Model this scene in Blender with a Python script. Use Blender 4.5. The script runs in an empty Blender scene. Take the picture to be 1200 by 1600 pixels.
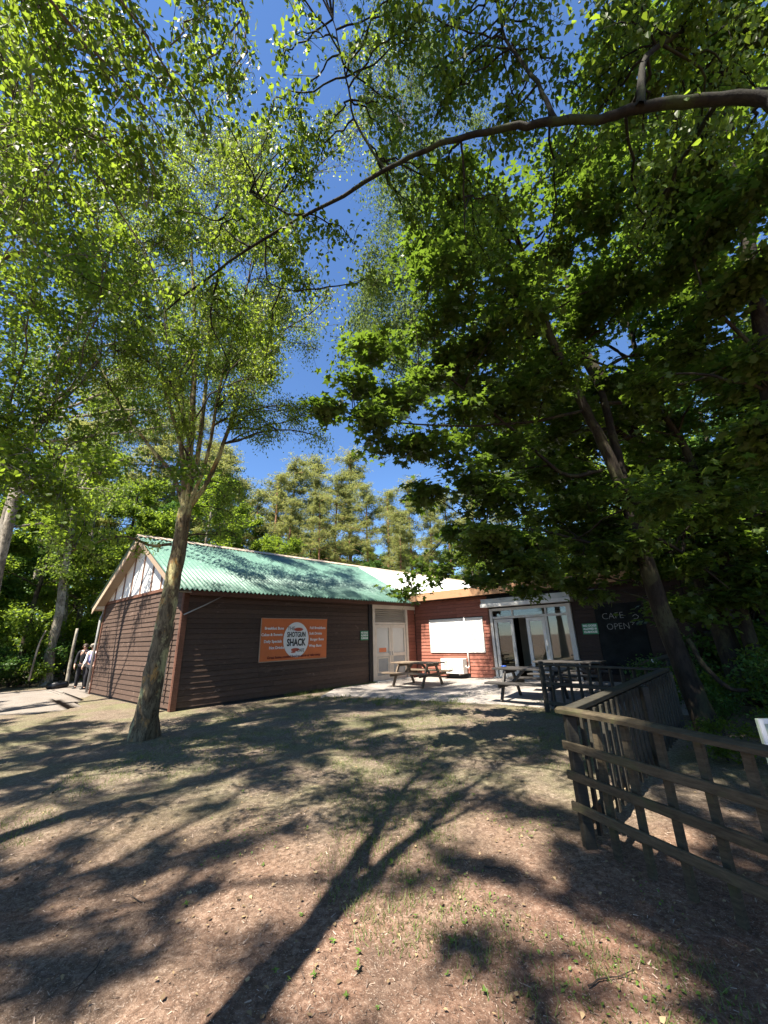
import bpy, bmesh, math, random
import numpy as np
from mathutils import Vector, Matrix

random.seed(7)
rng = np.random.default_rng(7)
scene = bpy.context.scene
COL = scene.collection

# ------------------------------------------------------------------ camera
FOC, PITCH, ROLL, EYE = 601.0, math.radians(18.16), math.radians(1.7), 1.6
_r0 = np.array([1, 0, 0.]); _u0 = np.array([0, -math.sin(PITCH), math.cos(PITCH)])
C_F = np.array([0, math.cos(PITCH), math.sin(PITCH)])
C_R = math.cos(ROLL) * _r0 - math.sin(ROLL) * _u0
C_U = math.sin(ROLL) * _r0 + math.cos(ROLL) * _u0
EYEP = np.array([0, 0, EYE])
cd = bpy.data.cameras.new('camera'); cam = bpy.data.objects.new('camera', cd); COL.objects.link(cam)
m = Matrix(((C_R[0], C_U[0], -C_F[0], 0), (C_R[1], C_U[1], -C_F[1], 0), (C_R[2], C_U[2], -C_F[2], EYE), (0, 0, 0, 1)))
cam.matrix_world = m
cd.sensor_fit = 'VERTICAL'; cd.sensor_height = 24; cd.lens = 24 * FOC / 1600
cd.clip_start = 0.05; cd.clip_end = 2000
scene.camera = cam

# ------------------------------------------------------------------ world, sun, exposure
SUN_EL, SUN_AZ = 60.0, 40.0            # light travels toward azimuth SUN_AZ (right of +Y); the sun is high, behind on the left
world = bpy.data.worlds.new('World'); scene.world = world; world.use_nodes = True
nt = world.node_tree; nt.nodes.clear()
sky = nt.nodes.new('ShaderNodeTexSky'); sky.sky_type = 'NISHITA'; sky.sun_disc = False
sky.sun_elevation = math.radians(SUN_EL); sky.sun_rotation = math.radians(180 + SUN_AZ)
sky.air_density = 1.0; sky.dust_density = 0.0; sky.ozone_density = 10.0
bg = nt.nodes.new('ShaderNodeBackground'); bg.inputs[1].default_value = 0.070
ow = nt.nodes.new('ShaderNodeOutputWorld')
nt.links.new(sky.outputs[0], bg.inputs[0]); nt.links.new(bg.outputs[0], ow.inputs[0])
sl = bpy.data.lights.new('sun', 'SUN'); sl.energy = 5.0; sl.angle = math.radians(0.53); sl.color = (1.0, 0.92, 0.80)
so = bpy.data.objects.new('sun', sl); COL.objects.link(so)
a_, e_ = math.radians(SUN_AZ), math.radians(SUN_EL)
so.rotation_euler = Vector((math.sin(a_) * math.cos(e_), math.cos(a_) * math.cos(e_), -math.sin(e_))).to_track_quat('-Z', 'Y').to_euler()
so.location = (-12, -15, 30)
scene.view_settings.view_transform = 'Standard'; scene.view_settings.look = 'None'
scene.view_settings.exposure = 1.82; scene.view_settings.gamma = 1.0
scene.view_settings.use_curve_mapping = False
scene.render.engine = 'CYCLES'
scene.cycles.max_bounces = 7; scene.cycles.diffuse_bounces = 4; scene.cycles.transmission_bounces = 5
scene.cycles.transparent_max_bounces = 6
scene.cycles.use_denoising = True
scene.cycles.sample_clamp_indirect = 6

# ------------------------------------------------------------------ helpers
def ray(x, y): return C_R * (x - 600) / FOC - C_U * (y - 800) / FOC + C_F
def at(x, y, Y):                       # point seen at photo pixel x, y, Y metres ahead
    d = ray(x, y); return EYEP + d * (Y / d[1])
def onz(x, y, z=0.0):
    d = ray(x, y); return EYEP + d * ((z - EYE) / d[2])
def depth_px(P):
    q = P - EYEP; d = q @ C_F
    s = np.where(d > 0.05, d, 1e9)
    return d, 600 + FOC * (q @ C_R) / s, 800 - FOC * (q @ C_U) / s

def mesh_np(name, V, F, mat=None, smooth=False):
    V = np.asarray(V, np.float32).reshape(-1, 3); F = np.asarray(F, np.int32)
    me = bpy.data.meshes.new(name)
    me.vertices.add(len(V)); me.vertices.foreach_set('co', V.ravel())
    k = F.shape[1]; nF = len(F)
    me.loops.add(nF * k); me.loops.foreach_set('vertex_index', F.ravel())
    me.polygons.add(nF); me.polygons.foreach_set('loop_start', np.arange(0, nF * k, k, dtype=np.int32))
    if smooth: me.polygons.foreach_set('use_smooth', np.ones(nF, bool))
    me.update(calc_edges=True)
    if mat: me.materials.append(mat)
    return me

def link(name, me, parent=None):
    o = bpy.data.objects.new(name, me); COL.objects.link(o)
    if parent is not None: o.parent = parent
    return o
def tag(o, label=None, cat=None, group=None, kind=None):
    if label: o['label'] = label
    if cat: o['category'] = cat
    if group: o['group'] = group
    if kind: o['kind'] = kind
    return o
def empty(name, loc, label=None, cat=None, group=None):
    o = bpy.data.objects.new(name, None); COL.objects.link(o); o.location = loc
    o.empty_display_size = 0.2
    return tag(o, label, cat, group)
def copy_tree(o, parent=None):
    c = o.copy(); COL.objects.link(c); c.parent = parent
    for ch in list(o.children): copy_tree(ch, c)
    return c
def world_base(p):
    b = np.zeros(3)
    while p is not None:
        b += np.array(p.location); p = p.parent
    return b

class MB:
    def __init__(s): s.v = []; s.f = []; s.sm = []
    def add(s, V, F, smooth=False):
        n = len(s.v); s.v += [tuple(float(c) for c in p) for p in V]
        s.f += [tuple(i + n for i in f) for f in F]; s.sm += [smooth] * len(F)
    def hexa(s, P):      # 8 points: bottom loop 0-3, top loop 4-7
        s.add(P, [(3, 2, 1, 0), (4, 5, 6, 7), (0, 1, 5, 4), (1, 2, 6, 5), (2, 3, 7, 6), (3, 0, 4, 7)])
    def box(s, a, b):
        (x0, y0, z0), (x1, y1, z1) = a, b
        s.hexa([(x0, y0, z0), (x1, y0, z0), (x1, y1, z0), (x0, y1, z0), (x0, y0, z1), (x1, y0, z1), (x1, y1, z1), (x0, y1, z1)])
    def bar(s, a, b, w, h, up=(0, 0, 1)):      # rectangular bar from a to b, width w across, height h along up
        a = np.array(a, float); b = np.array(b, float); d = (b - a) / np.linalg.norm(b - a)
        x = np.cross(d, up); x /= np.linalg.norm(x); y = np.cross(x, d)
        P = []
        for c in (a, b):
            for sx, sy in ((-1, -1), (1, -1), (1, 1), (-1, 1)): P.append(c + x * sx * w / 2 + y * sy * h / 2)
        s.hexa(P)
    def tube(s, path, radii, n=8, cap=True, smooth=True):
        V, F = tube_np(np.array(path, float), np.array(radii, float), n)
        s.add(V, F.tolist(), smooth)
        if cap:
            k = len(s.v); m_ = len(path)
            s.f.append(tuple(k - m_ * n + i for i in range(n))[::-1]); s.f.append(tuple(k - n + i for i in range(n))); s.sm += [False, False]
    def lathe(s, c, prof, n=16):
        V = []; F = []
        for r, z in prof:
            for i in range(n):
                t = 2 * math.pi * i / n; V.append((c[0] + r * math.cos(t), c[1] + r * math.sin(t), c[2] + z))
        for j in range(len(prof) - 1):
            for i in range(n): F.append((j * n + i, j * n + (i + 1) % n, (j + 1) * n + (i + 1) % n, (j + 1) * n + i))
        s.add(V, F, True)
    def mesh(s, name, mat, base=(0, 0, 0), bevel=0):
        me = bpy.data.meshes.new(name); b = np.array(base)
        me.from_pydata([tuple(np.array(p) - b) for p in s.v], [], s.f)
        if any(s.sm): me.polygons.foreach_set('use_smooth', s.sm)
        if bevel:
            bm = bmesh.new(); bm.from_mesh(me)
            bmesh.ops.bevel(bm, geom=list(bm.edges), offset=bevel, segments=1, affect='EDGES')
            bm.to_mesh(me); bm.free()
        me.update()
        if mat: me.materials.append(mat)
        return me
    def build(s, name, mat, parent=None, bevel=0):
        return link(name, s.mesh(name, mat, world_base(parent), bevel), parent)

def frames(P):
    T = np.gradient(P, axis=0); T /= np.linalg.norm(T, axis=1)[:, None] + 1e-9
    ref = np.array([0.31, 0.17, 0.93]); X = np.cross(T, ref)
    bad = np.linalg.norm(X, axis=1) < 1e-2
    X[bad] = np.cross(T[bad], np.array([1, 0.2, 0])); X /= np.linalg.norm(X, axis=1)[:, None]
    return X, np.cross(T, X)
def tube_np(P, R, n=8, wob=0.0):
    X, Y = frames(P); k = len(P); t = np.arange(n) * 2 * math.pi / n
    rad = R[:, None] * (1 + wob * rng.normal(size=(k, n))) if wob else np.repeat(R[:, None], n, 1)
    V = P[:, None] + (X[:, None] * np.cos(t)[None, :, None] + Y[:, None] * np.sin(t)[None, :, None]) * rad[..., None]
    i = np.arange(k - 1)[:, None]; j = np.arange(n)[None]
    F = np.stack([i * n + j, i * n + (j + 1) % n, (i + 1) * n + (j + 1) % n, (i + 1) * n + j], -1).reshape(-1, 4)
    return V.reshape(-1, 3), F
def tubes_batch(P, R, n=3):            # P (m,k,3) R (m,k)
    m_, k, _ = P.shape
    T = np.gradient(P, axis=1); T /= np.linalg.norm(T, axis=2)[..., None] + 1e-9
    X = np.cross(T, np.array([0.31, 0.17, 0.93])); X /= np.linalg.norm(X, axis=2)[..., None] + 1e-9
    Y = np.cross(T, X); t = np.arange(n) * 2 * math.pi / n
    V = P[:, :, None] + (X[:, :, None] * np.cos(t)[None, None, :, None] + Y[:, :, None] * np.sin(t)[None, None, :, None]) * R[:, :, None, None]
    b = (np.arange(m_) * k * n)[:, None, None]; i = np.arange(k - 1)[None, :, None]; j = np.arange(n)[None, None]
    F = np.stack(np.broadcast_arrays(b + i * n + j, b + i * n + (j + 1) % n, b + (i + 1) * n + (j + 1) % n, b + (i + 1) * n + j), -1).reshape(-1, 4)
    return V.reshape(-1, 3), F
def smooth_path(P, n, jit=0.0):        # Catmull-Rom resample
    P = np.array(P, float); k = len(P)
    Q = np.vstack([2 * P[0] - P[1], P, 2 * P[-1] - P[-2]])
    out = []
    for s_ in np.linspace(0, k - 1 - 1e-6, n):
        i = int(s_); t = s_ - i; p0, p1, p2, p3 = Q[i:i + 4]
        out.append(0.5 * (2 * p1 + (p2 - p0) * t + (2 * p0 - 5 * p1 + 4 * p2 - p3) * t * t + (3 * p1 - p0 - 3 * p2 + p3) * t ** 3))
    out = np.array(out)
    if jit: out[1:-1] += rng.normal(size=(n - 2, 3)) * jit
    return out

# ------------------------------------------------------------------ materials
class NB:
    def __init__(s, name):
        s.m = bpy.data.materials.new(name); s.m.use_nodes = True; s.t = s.m.node_tree
        s.b = s.t.nodes['Principled BSDF']; s.o = s.t.nodes['Material Output']
    def n(s, typ, **kw):
        x = s.t.nodes.new(typ)
        for k, v in kw.items(): setattr(x, k, v)
        return x
    def l(s, a, b): s.t.links.new(a, b)
    def coord(s, sc=(1, 1, 1), kind='Object'):
        c = s.n('ShaderNodeTexCoord'); mp = s.n('ShaderNodeMapping'); mp.inputs['Scale'].default_value = sc
        s.l(c.outputs[kind], mp.inputs[0]); return mp.outputs[0]
    def pos(s, sc=(1, 1, 1)):
        c = s.n('ShaderNodeNewGeometry'); mp = s.n('ShaderNodeMapping'); mp.inputs['Scale'].default_value = sc
        s.l(c.outputs['Position'], mp.inputs[0]); return mp.outputs[0]
    def noise(s, vec, scale, detail=4, rough=0.55, dist=0.0):
        x = s.n('ShaderNodeTexNoise'); x.inputs['Scale'].default_value = scale; x.inputs['Detail'].default_value = detail
        x.inputs['Roughness'].default_value = rough; x.inputs['Distortion'].default_value = dist
        s.l(vec, x.inputs['Vector']); return x.outputs['Fac']
    def ramp(s, fac, stops):
        r = s.n('ShaderNodeValToRGB'); e = r.color_ramp.elements
        while len(e) < len(stops): e.new(0.5)
        for q, (p, c) in zip(e, stops):
            q.position = p; q.color = (*c, 1) if not isinstance(c, (int, float)) else (c, c, c, 1)
        s.l(fac, r.inputs[0]); return r.outputs[0]
    def mix(s, fac, a, b, mode='MIX'):
        x = s.n('ShaderNodeMix', data_type='RGBA', blend_type=mode)
        for v, i in ((fac, 0), (a, 6), (b, 7)):
            if hasattr(v, 'links'): s.l(v, x.inputs[i])
            elif i == 0: x.inputs[0].default_value = v
            else: x.inputs[i].default_value = (*v, 1) if not isinstance(v, (int, float)) else (v, v, v, 1)
        return x.outputs[2]
    def bump(s, h, strength=0.3, dist=0.01):
        x = s.n('ShaderNodeBump'); x.inputs['Strength'].default_value = strength; x.inputs['Distance'].default_value = dist
        s.l(h, x.inputs['Height']); s.l(x.outputs[0], s.b.inputs['Normal'])
    def set(s, col=None, rough=None, spec=None, metal=None):
        if col is not None:
            if hasattr(col, 'links'): s.l(col, s.b.inputs['Base Color'])
            else: s.b.inputs['Base Color'].default_value = (*col, 1)
        if rough is not None:
            if hasattr(rough, 'links'): s.l(rough, s.b.inputs['Roughness'])
            else: s.b.inputs['Roughness'].default_value = rough
        if spec is not None: s.b.inputs['Specular IOR Level'].default_value = spec
        if metal is not None: s.b.inputs['Metallic'].default_value = metal
        return s.m

def mat_wood(name, c0, c1, worn=None, worn_amt=0.5, rough=0.75, sc=(6, 6, 50), spec=0.25):
    b = NB(name); p = b.pos(sc)
    g = b.noise(p, 1.2, 5, 0.65, 0.4)
    col = b.ramp(g, [(0.3, c0), (0.7, c1)])
    oi = b.n('ShaderNodeObjectInfo')
    col = b.mix(0.55, col, b.ramp(oi.outputs['Random'], [(0, 0.45), (1, 0.95)]), 'MULTIPLY') if True else col
    if worn:
        w = b.noise(b.pos((1.3, 1.3, 2.2)), 2.0, 6, 0.7, 0.6)
        f = b.ramp(w, [(0.66 - 0.16 * worn_amt, 0.0), (0.78, 1.0)])
        col = b.mix(f, col, worn)
    b.bump(g, 0.35, 0.006)
    return b.set(col, rough, spec)
def mat_plain(name, c, rough=0.5, var=0.15, sc=4.0, spec=0.4, metal=0.0, bump=0.1):
    b = NB(name); n_ = b.noise(b.pos(), sc, 6, 0.65)
    d = tuple(x * (1 - var) for x in c); e = tuple(min(1, x * (1 + var)) for x in c)
    col = b.ramp(n_, [(0.3, d), (0.7, e)])
    if bump: b.bump(b.noise(b.pos(), sc * 9, 4), bump, 0.004)
    return b.set(col, rough, spec, metal)
def mat_leaf(name, dark, light, trans, tw=0.4, rough=0.45):
    b = NB(name)
    g = b.n('ShaderNodeNewGeometry'); rnd = g.outputs['Random Per Island']
    oi = b.n('ShaderNodeObjectInfo')
    ad = b.n('ShaderNodeMath', operation='ADD'); b.l(rnd, ad.inputs[0]); b.l(oi.outputs['Random'], ad.inputs[1])
    fr = b.n('ShaderNodeMath', operation='FRACT'); b.l(ad.outputs[0], fr.inputs[0])
    col = b.ramp(fr.outputs[0], [(0.0, dark), (0.75, light), (1.0, tuple(1.25 * x for x in light))])
    b.set(col, rough, 0.22)
    tr = b.n('ShaderNodeBsdfTranslucent'); b.l(b.mix(0.6, col, trans), tr.inputs[0])
    mx = b.n('ShaderNodeMixShader'); mx.inputs[0].default_value = tw
    b.l(b.b.outputs[0], mx.inputs[1]); b.l(tr.outputs[0], mx.inputs[2]); b.l(mx.outputs[0], b.o.inputs[0])
    return b.m
def mat_bark(name, base, dark, patch=None, patch2=None, sc=1.0, bump=0.6):
    b = NB(name)
    n1 = b.noise(b.pos((9 * sc, 9 * sc, 2.2 * sc)), 1.6, 7, 0.7, 0.7)
    col = b.ramp(n1, [(0.35, dark), (0.6, base)])
    if patch:
        n2 = b.noise(b.pos((1, 1, 0.55)), 2.6 * sc, 5, 0.65, 0.4); col = b.mix(b.ramp(n2, [(0.5, 0.0), (0.58, 1.0)]), col, patch)
    if patch2:
        n3 = b.noise(b.pos((1.2, 1.2, 0.7)), 3.7 * sc, 5, 0.7, 0.3); col = b.mix(b.ramp(n3, [(0.56, 0.0), (0.66, 1.0)]), col, patch2)
    cr = b.noise(b.pos((24 * sc, 24 * sc, 5 * sc)), 1.5, 5, 0.75, 0.8)
    col = b.mix(b.ramp(cr, [(0.36, 1.0), (0.46, 0.0)]), col, dark)
    b.bump(b.mix(0.5, n1, cr), bump, 0.03)
    return b.set(col, 0.85, 0.2)

M = {}
M['clad'] = mat_wood('red_brown_cladding', (0.072, 0.047, 0.036), (0.122, 0.079, 0.059), worn=(0.24, 0.17, 0.13), worn_amt=0.3)
M['clad_red'] = mat_wood('sunlit_red_cladding', (0.25, 0.090, 0.062), (0.38, 0.150, 0.105), worn=(0.40, 0.26, 0.21), worn_amt=0.25)  # albedo raised so the facade's sunlit orange-pink sits in the colour
M['clad_dark'] = mat_wood('shade_dark_cladding', (0.030, 0.020, 0.018), (0.055, 0.036, 0.030), worn=(0.12, 0.06, 0.05), worn_amt=0.15)  # darkened cladding copy; shade on the wall is put into this colour
M['trim'] = mat_wood('brown_trim', (0.10, 0.045, 0.03), (0.19, 0.09, 0.06))
M['batten'] = mat_wood('sunlit_batten', (0.22, 0.12, 0.085), (0.32, 0.19, 0.14))  # brown lightened; the overbright sun on the gable is in the colour
M['darkpost'] = mat_wood('dark_post', (0.018, 0.017, 0.018), (0.035, 0.032, 0.032))
M['tan'] = mat_wood('tan_bargeboard', (0.36, 0.27, 0.19), (0.48, 0.37, 0.27), worn=(0.30, 0.22, 0.16), worn_amt=0.3)
M['orange'] = mat_wood('orange_fascia', (0.42, 0.23, 0.12), (0.55, 0.32, 0.18), worn=(0.36, 0.2, 0.12), worn_amt=0.3)
M['white'] = mat_plain('white_paint', (0.74, 0.73, 0.70), 0.5, 0.06, 3)
M['whiteworn'] = mat_wood('worn_white_paint', (0.62, 0.61, 0.58), (0.72, 0.71, 0.69), worn=(0.20, 0.19, 0.18), worn_amt=0.25, sc=(7, 7, 7))
M['cream'] = mat_plain('cream_paint', (0.60, 0.54, 0.46), 0.5, 0.12, 3)
M['creamd'] = mat_plain('cream_louvre', (0.50, 0.46, 0.40), 0.5, 0.12, 3)
M['grey'] = mat_plain('grey_felt', (0.33, 0.34, 0.34), 0.7, 0.15, 3)
M['canopy'] = mat_plain('canopy_grey_paint', (0.46, 0.47, 0.46), 0.6, 0.2, 2.5)
M['plastic'] = mat_plain('white_plastic', (0.72, 0.71, 0.66), 0.35, 0.05, 6, bump=0)
M['plasticg'] = mat_plain('grey_plastic', (0.30, 0.30, 0.29), 0.45, 0.1, 6, bump=0)
M['black'] = mat_plain('black_plastic', (0.012, 0.012, 0.014), 0.4, 0.2, 6)
M['metal'] = mat_plain('dull_metal', (0.42, 0.42, 0.41), 0.35, 0.1, 10, metal=0.8)
M['ridge'] = mat_plain('ridge_cap', (0.46, 0.36, 0.27), 0.6, 0.15, 5)
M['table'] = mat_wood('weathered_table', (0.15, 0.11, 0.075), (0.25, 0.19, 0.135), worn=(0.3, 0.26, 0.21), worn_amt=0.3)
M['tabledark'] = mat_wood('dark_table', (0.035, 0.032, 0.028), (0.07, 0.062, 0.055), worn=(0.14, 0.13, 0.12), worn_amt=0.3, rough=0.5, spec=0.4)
M['fence'] = mat_wood('fence_dark', (0.030, 0.028, 0.022), (0.06, 0.055, 0.042), worn=(0.09, 0.10, 0.05), worn_amt=0.3, rough=0.6)
M['fencel'] = mat_wood('fence_mossy', (0.048, 0.037, 0.022), (0.125, 0.098, 0.060), worn=(0.080, 0.090, 0.032), worn_amt=0.8, sc=(9, 9, 60))
M['skin'] = mat_plain('skin', (0.50, 0.30, 0.22), 0.5, 0.05, 20, bump=0)
M['cloth_black'] = mat_plain('black_cloth', (0.014, 0.014, 0.018), 0.9, 0.2, 12)
M['cloth_navy'] = mat_plain('navy_cloth', (0.045, 0.05, 0.14), 0.85, 0.2, 12)
M['cloth_white'] = mat_plain('white_cloth', (0.72, 0.72, 0.74), 0.8, 0.05, 12)
M['cloth_lilac'] = mat_plain('lilac_cloth', (0.42, 0.40, 0.62), 0.8, 0.05, 12)
M['hair'] = mat_plain('brown_hair', (0.04, 0.025, 0.015), 0.6, 0.2, 30)
M['cap'] = mat_plain('tweed_cap', (0.28, 0.25, 0.20), 0.9, 0.2, 40)
def _roofmat(name, c, c2, rough, stain):
    b = NB(name); n1 = b.noise(b.pos((1, 1, 1)), 1.3, 6, 0.65); col = b.ramp(n1, [(0.3, c), (0.7, c2)])
    n2 = b.noise(b.pos((0.9, 0.9, 3)), 5, 6, 0.7); col = b.mix(b.ramp(n2, [(0.54, 0.0), (0.72, 0.6)]), col, stain); n3 = b.noise(b.pos((0.5, 0.5, 1.6)), 7, 6, 0.75); col = b.mix(b.ramp(n3, [(0.58, 0.0), (0.68, 0.55)]), col, tuple(.45 * q for q in c))
    return b.set(col, rough, 0.4)
M['roofg'] = _roofmat('green_roof', (0.070, 0.150, 0.115), (0.098, 0.19, 0.15), 0.5, (0.30, 0.42, 0.36))
M['roofw'] = _roofmat('white_roof', (0.78, 0.77, 0.75), (0.84, 0.83, 0.80), 0.45, (0.70, 0.68, 0.64))
def mat_glass(name, tint=(0.9, 0.93, 0.9)):
    b = NB(name); tr = b.n('ShaderNodeBsdfTransparent'); tr.inputs[0].default_value = (*tint, 1)
    gl = b.n('ShaderNodeBsdfGlossy'); gl.inputs['Roughness'].default_value = 0.02
    fr = b.n('ShaderNodeFresnel'); fr.inputs[0].default_value = 1.5
    ml = b.n('ShaderNodeMath', operation='MULTIPLY_ADD'); ml.inputs[1].default_value = 1.5; ml.inputs[2].default_value = 0.04
    b.l(fr.outputs[0], ml.inputs[0])
    mx = b.n('ShaderNodeMixShader'); b.l(ml.outputs[0], mx.inputs[0]); b.l(tr.outputs[0], mx.inputs[1]); b.l(gl.outputs[0], mx.inputs[2])
    b.l(mx.outputs[0], b.o.inputs[0]); return b.m
M['glass'] = mat_glass('glass', (0.75, 0.77, 0.74))
M['glassm'] = mat_plain('frosted_glass', (0.50, 0.50, 0.48), 0.25, 0.05, 4, bump=0)
M['flat_orange'] = mat_plain('banner_orange', (0.62, 0.165, 0.055), 0.45, 0.06, 5, bump=0)
M['flat_white'] = mat_plain('print_white', (0.80, 0.80, 0.79), 0.5, 0.02, 5, bump=0)
M['flat_black'] = mat_plain('print_black', (0.01, 0.01, 0.01), 0.5, 0.02, 5, bump=0)
M['flat_red'] = mat_plain('print_red', (0.45, 0.09, 0.05), 0.5, 0.05, 5, bump=0)
M['flat_maroon'] = mat_plain('print_maroon', (0.12, 0.015, 0.015), 0.5, 0.05, 5, bump=0)
M['flat_green'] = mat_plain('sign_green', (0.02, 0.20, 0.085), 0.35, 0.08, 5, bump=0)
M['chalk'] = mat_plain('chalk', (0.30, 0.31, 0.31), 0.9, 0.5, 30, bump=0)
M['blackboard'] = mat_plain('blackboard', (0.014, 0.016, 0.017), 0.9, 0.5, 3, spec=0.1)
M['hedge'] = mat_leaf('shrub_leaf', (0.030, 0.075, 0.014), (0.065, 0.135, 0.028), (0.16, 0.30, 0.03), 0.3)
M['birch'] = mat_leaf('birch_leaf', (0.048, 0.082, 0.016), (0.086, 0.140, 0.026), (0.40, 0.55, 0.04), 0.55)
M['birchy'] = mat_leaf('bright_birch_leaf', (0.070, 0.100, 0.018), (0.102, 0.156, 0.028), (0.45, 0.58, 0.05), 0.56)
M['birchg'] = mat_leaf('grey_green_birch_leaf', (0.045, 0.080, 0.025), (0.085, 0.13, 0.040), (0.30, 0.40, 0.06), 0.45, 0.75)
M['beech'] = mat_leaf('beech_leaf', (0.038, 0.070, 0.012), (0.076, 0.125, 0.022), (0.38, 0.53, 0.035), 0.54)
M['maple'] = mat_leaf('maple_leaf', (0.030, 0.055, 0.014), (0.065, 0.098, 0.022), (0.26, 0.42, 0.03), 0.42, 0.4)
M['pine'] = mat_leaf('pine_needles', (0.105, 0.135, 0.05), (0.175, 0.205, 0.08), (0.48, 0.49, 0.12), 0.52, 0.6)
M['weed'] = mat_leaf('weed_leaf', (0.07, 0.13, 0.025), (0.13, 0.21, 0.045), (0.35, 0.5, 0.06), 0.35)
M['grass'] = mat_leaf('grass_blade', (0.075, 0.115, 0.03), (0.15, 0.18, 0.055), (0.25, 0.33, 0.05), 0.3)
M['litter'] = mat_leaf('dry_leaf', (0.07, 0.045, 0.028), (0.32, 0.235, 0.13), (0.4, 0.28, 0.1), 0.15, 0.7)
M['chip'] = mat_leaf('wood_chip', (0.04, 0.026, 0.02), (0.36, 0.28, 0.22), (0.1, 0.06, 0.04), 0.02, 0.85)
M['bark_birch'] = mat_bark('birch_bark', (0.21, 0.165, 0.10), (0.045, 0.03, 0.018), (0.50, 0.45, 0.22), (0.40, 0.22, 0.07))
M['bark_grey'] = mat_bark('grey_bark', (0.17, 0.14, 0.11), (0.05, 0.04, 0.03), (0.24, 0.22, 0.18))
M['bark_pale'] = mat_bark('pale_birch_bark', (0.27, 0.235, 0.185), (0.05, 0.042, 0.032), (0.34, 0.305, 0.245))
M['bark_dark'] = mat_bark('dark_bark', (0.036, 0.028, 0.020), (0.013, 0.010, 0.008), (0.055, 0.052, 0.026))
M['bark_moss'] = mat_bark('mossy_bark', (0.022, 0.020, 0.013), (0.009, 0.008, 0.006), (0.028, 0.036, 0.011))
M['bark_pine'] = mat_bark('pine_bark', (0.36, 0.19, 0.11), (0.12, 0.06, 0.04))
M['twig'] = mat_plain('twig', (0.04, 0.028, 0.02), 0.8, 0.3, 10)

# ------------------------------------------------------------------ ground
def vnoise(x, y, s, seed=0):
    r = np.random.default_rng(seed); G = r.random((64, 64))
    u = x * s; v = y * s; i = np.floor(u).astype(int); j = np.floor(v).astype(int); fu = u - i; fv = v - j
    fu = fu * fu * (3 - 2 * fu); fv = fv * fv * (3 - 2 * fv)
    g = lambda a, b: G[a % 64, b % 64]
    return (g(i, j) * (1 - fu) + g(i + 1, j) * fu) * (1 - fv) + (g(i, j + 1) * (1 - fu) + g(i + 1, j + 1) * fu) * fv - 0.5
def gz(x, y):
    x = np.asarray(x, float); y = np.asarray(y, float)
    d = np.hypot(x, y)
    near = np.clip(1.5 - d / 9, 0, 1)
    return (0.10 * vnoise(x, y, 0.35, 1) + 0.05 * vnoise(x, y, 1.1, 2) * near + 0.022 * vnoise(x, y, 4.0, 3) * near + 0.012 * vnoise(x, y, 11., 4) * near) * np.clip(1.15 - np.clip(d - 5, 0, 9) / 9, 0.12, 1) - 0.01

def gm_soil():
    b = NB('woodland_soil'); p = b.pos()
    big = b.noise(p, 0.45, 5, 0.6, 0.3); mid = b.noise(p, 2.2, 7, 0.72, 0.5); fine = b.noise(p, 26, 6, 0.75, 0.5); vfine = b.noise(p, 95, 4, 0.7)
    red = b.ramp(fine, [(0.30, (0.050, 0.027, 0.018)), (0.5, (0.190, 0.102, 0.068)), (0.72, (0.37, 0.235, 0.168))])
    grey = b.ramp(fine, [(0.30, (0.045, 0.035, 0.025)), (0.5, (0.150, 0.120, 0.088)), (0.72, (0.34, 0.285, 0.22))])
    # nearer the camera the soil is red-brown, by the hut it is grey
    sx = b.n('ShaderNodeSeparateXYZ'); b.l(p, sx.inputs[0])
    mr = b.n('ShaderNodeMapRange'); mr.inputs[1].default_value = 2.5; mr.inputs[2].default_value = 7.5; b.l(sx.outputs[1], mr.inputs[0])
    mx = b.n('ShaderNodeMapRange'); mx.inputs[1].default_value = 0.8; mx.inputs[2].default_value = -2.6; b.l(sx.outputs[0], mx.inputs[0])
    ad = b.n('ShaderNodeMath', operation='MAXIMUM'); b.l(mr.outputs[0], ad.inputs[0])
    mh = b.n('ShaderNodeMath', operation='MULTIPLY'); mh.inputs[1].default_value = 0.4; b.l(mx.outputs[0], mh.inputs[0]); b.l(mh.outputs[0], ad.inputs[1])
    a2 = b.n('ShaderNodeMath', operation='ADD'); b.l(ad.outputs[0], a2.inputs[0]); b.l(big, a2.inputs[1])
    f = b.ramp(a2.outputs[0], [(0.45, 0.0), (1.0, 0.9)])
    col = b.mix(f, red, grey)
    # mossy grass patches in the middle distance
    my = b.n('ShaderNodeMapRange'); my.interpolation_type = 'SMOOTHSTEP'; my.inputs[1].default_value = 3.0; my.inputs[2].default_value = 6.0; b.l(sx.outputs[1], my.inputs[0])
    mm = b.n('ShaderNodeMath', operation='MULTIPLY'); b.l(b.ramp(b.noise(p, 0.8, 6, 0.7), [(0.42, 0.0), (0.62, 0.68)]), mm.inputs[0]); b.l(my.outputs[0], mm.inputs[1])
    moss = b.ramp(fine, [(0.3, (0.05, 0.06, 0.022)), (0.7, (0.20, 0.21, 0.095))])
    col = b.mix(mm.outputs[0], col, moss)
    col = b.mix(b.ramp(mid, [(0.35, 0.55), (0.55, 0.0)]), col, (0.075, 0.055, 0.042))
    col = b.mix(b.ramp(vfine, [(0.57, 0.0), (0.66, 0.65)]), col, (0.46, 0.38, 0.31))
    h = b.mix(0.5, fine, mid); h = b.mix(0.35, h, vfine)
    b.bump(h, 0.9, 0.035)
    return b.set(col, 0.95, 0.15)
M['soil'] = gm_soil()
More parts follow.
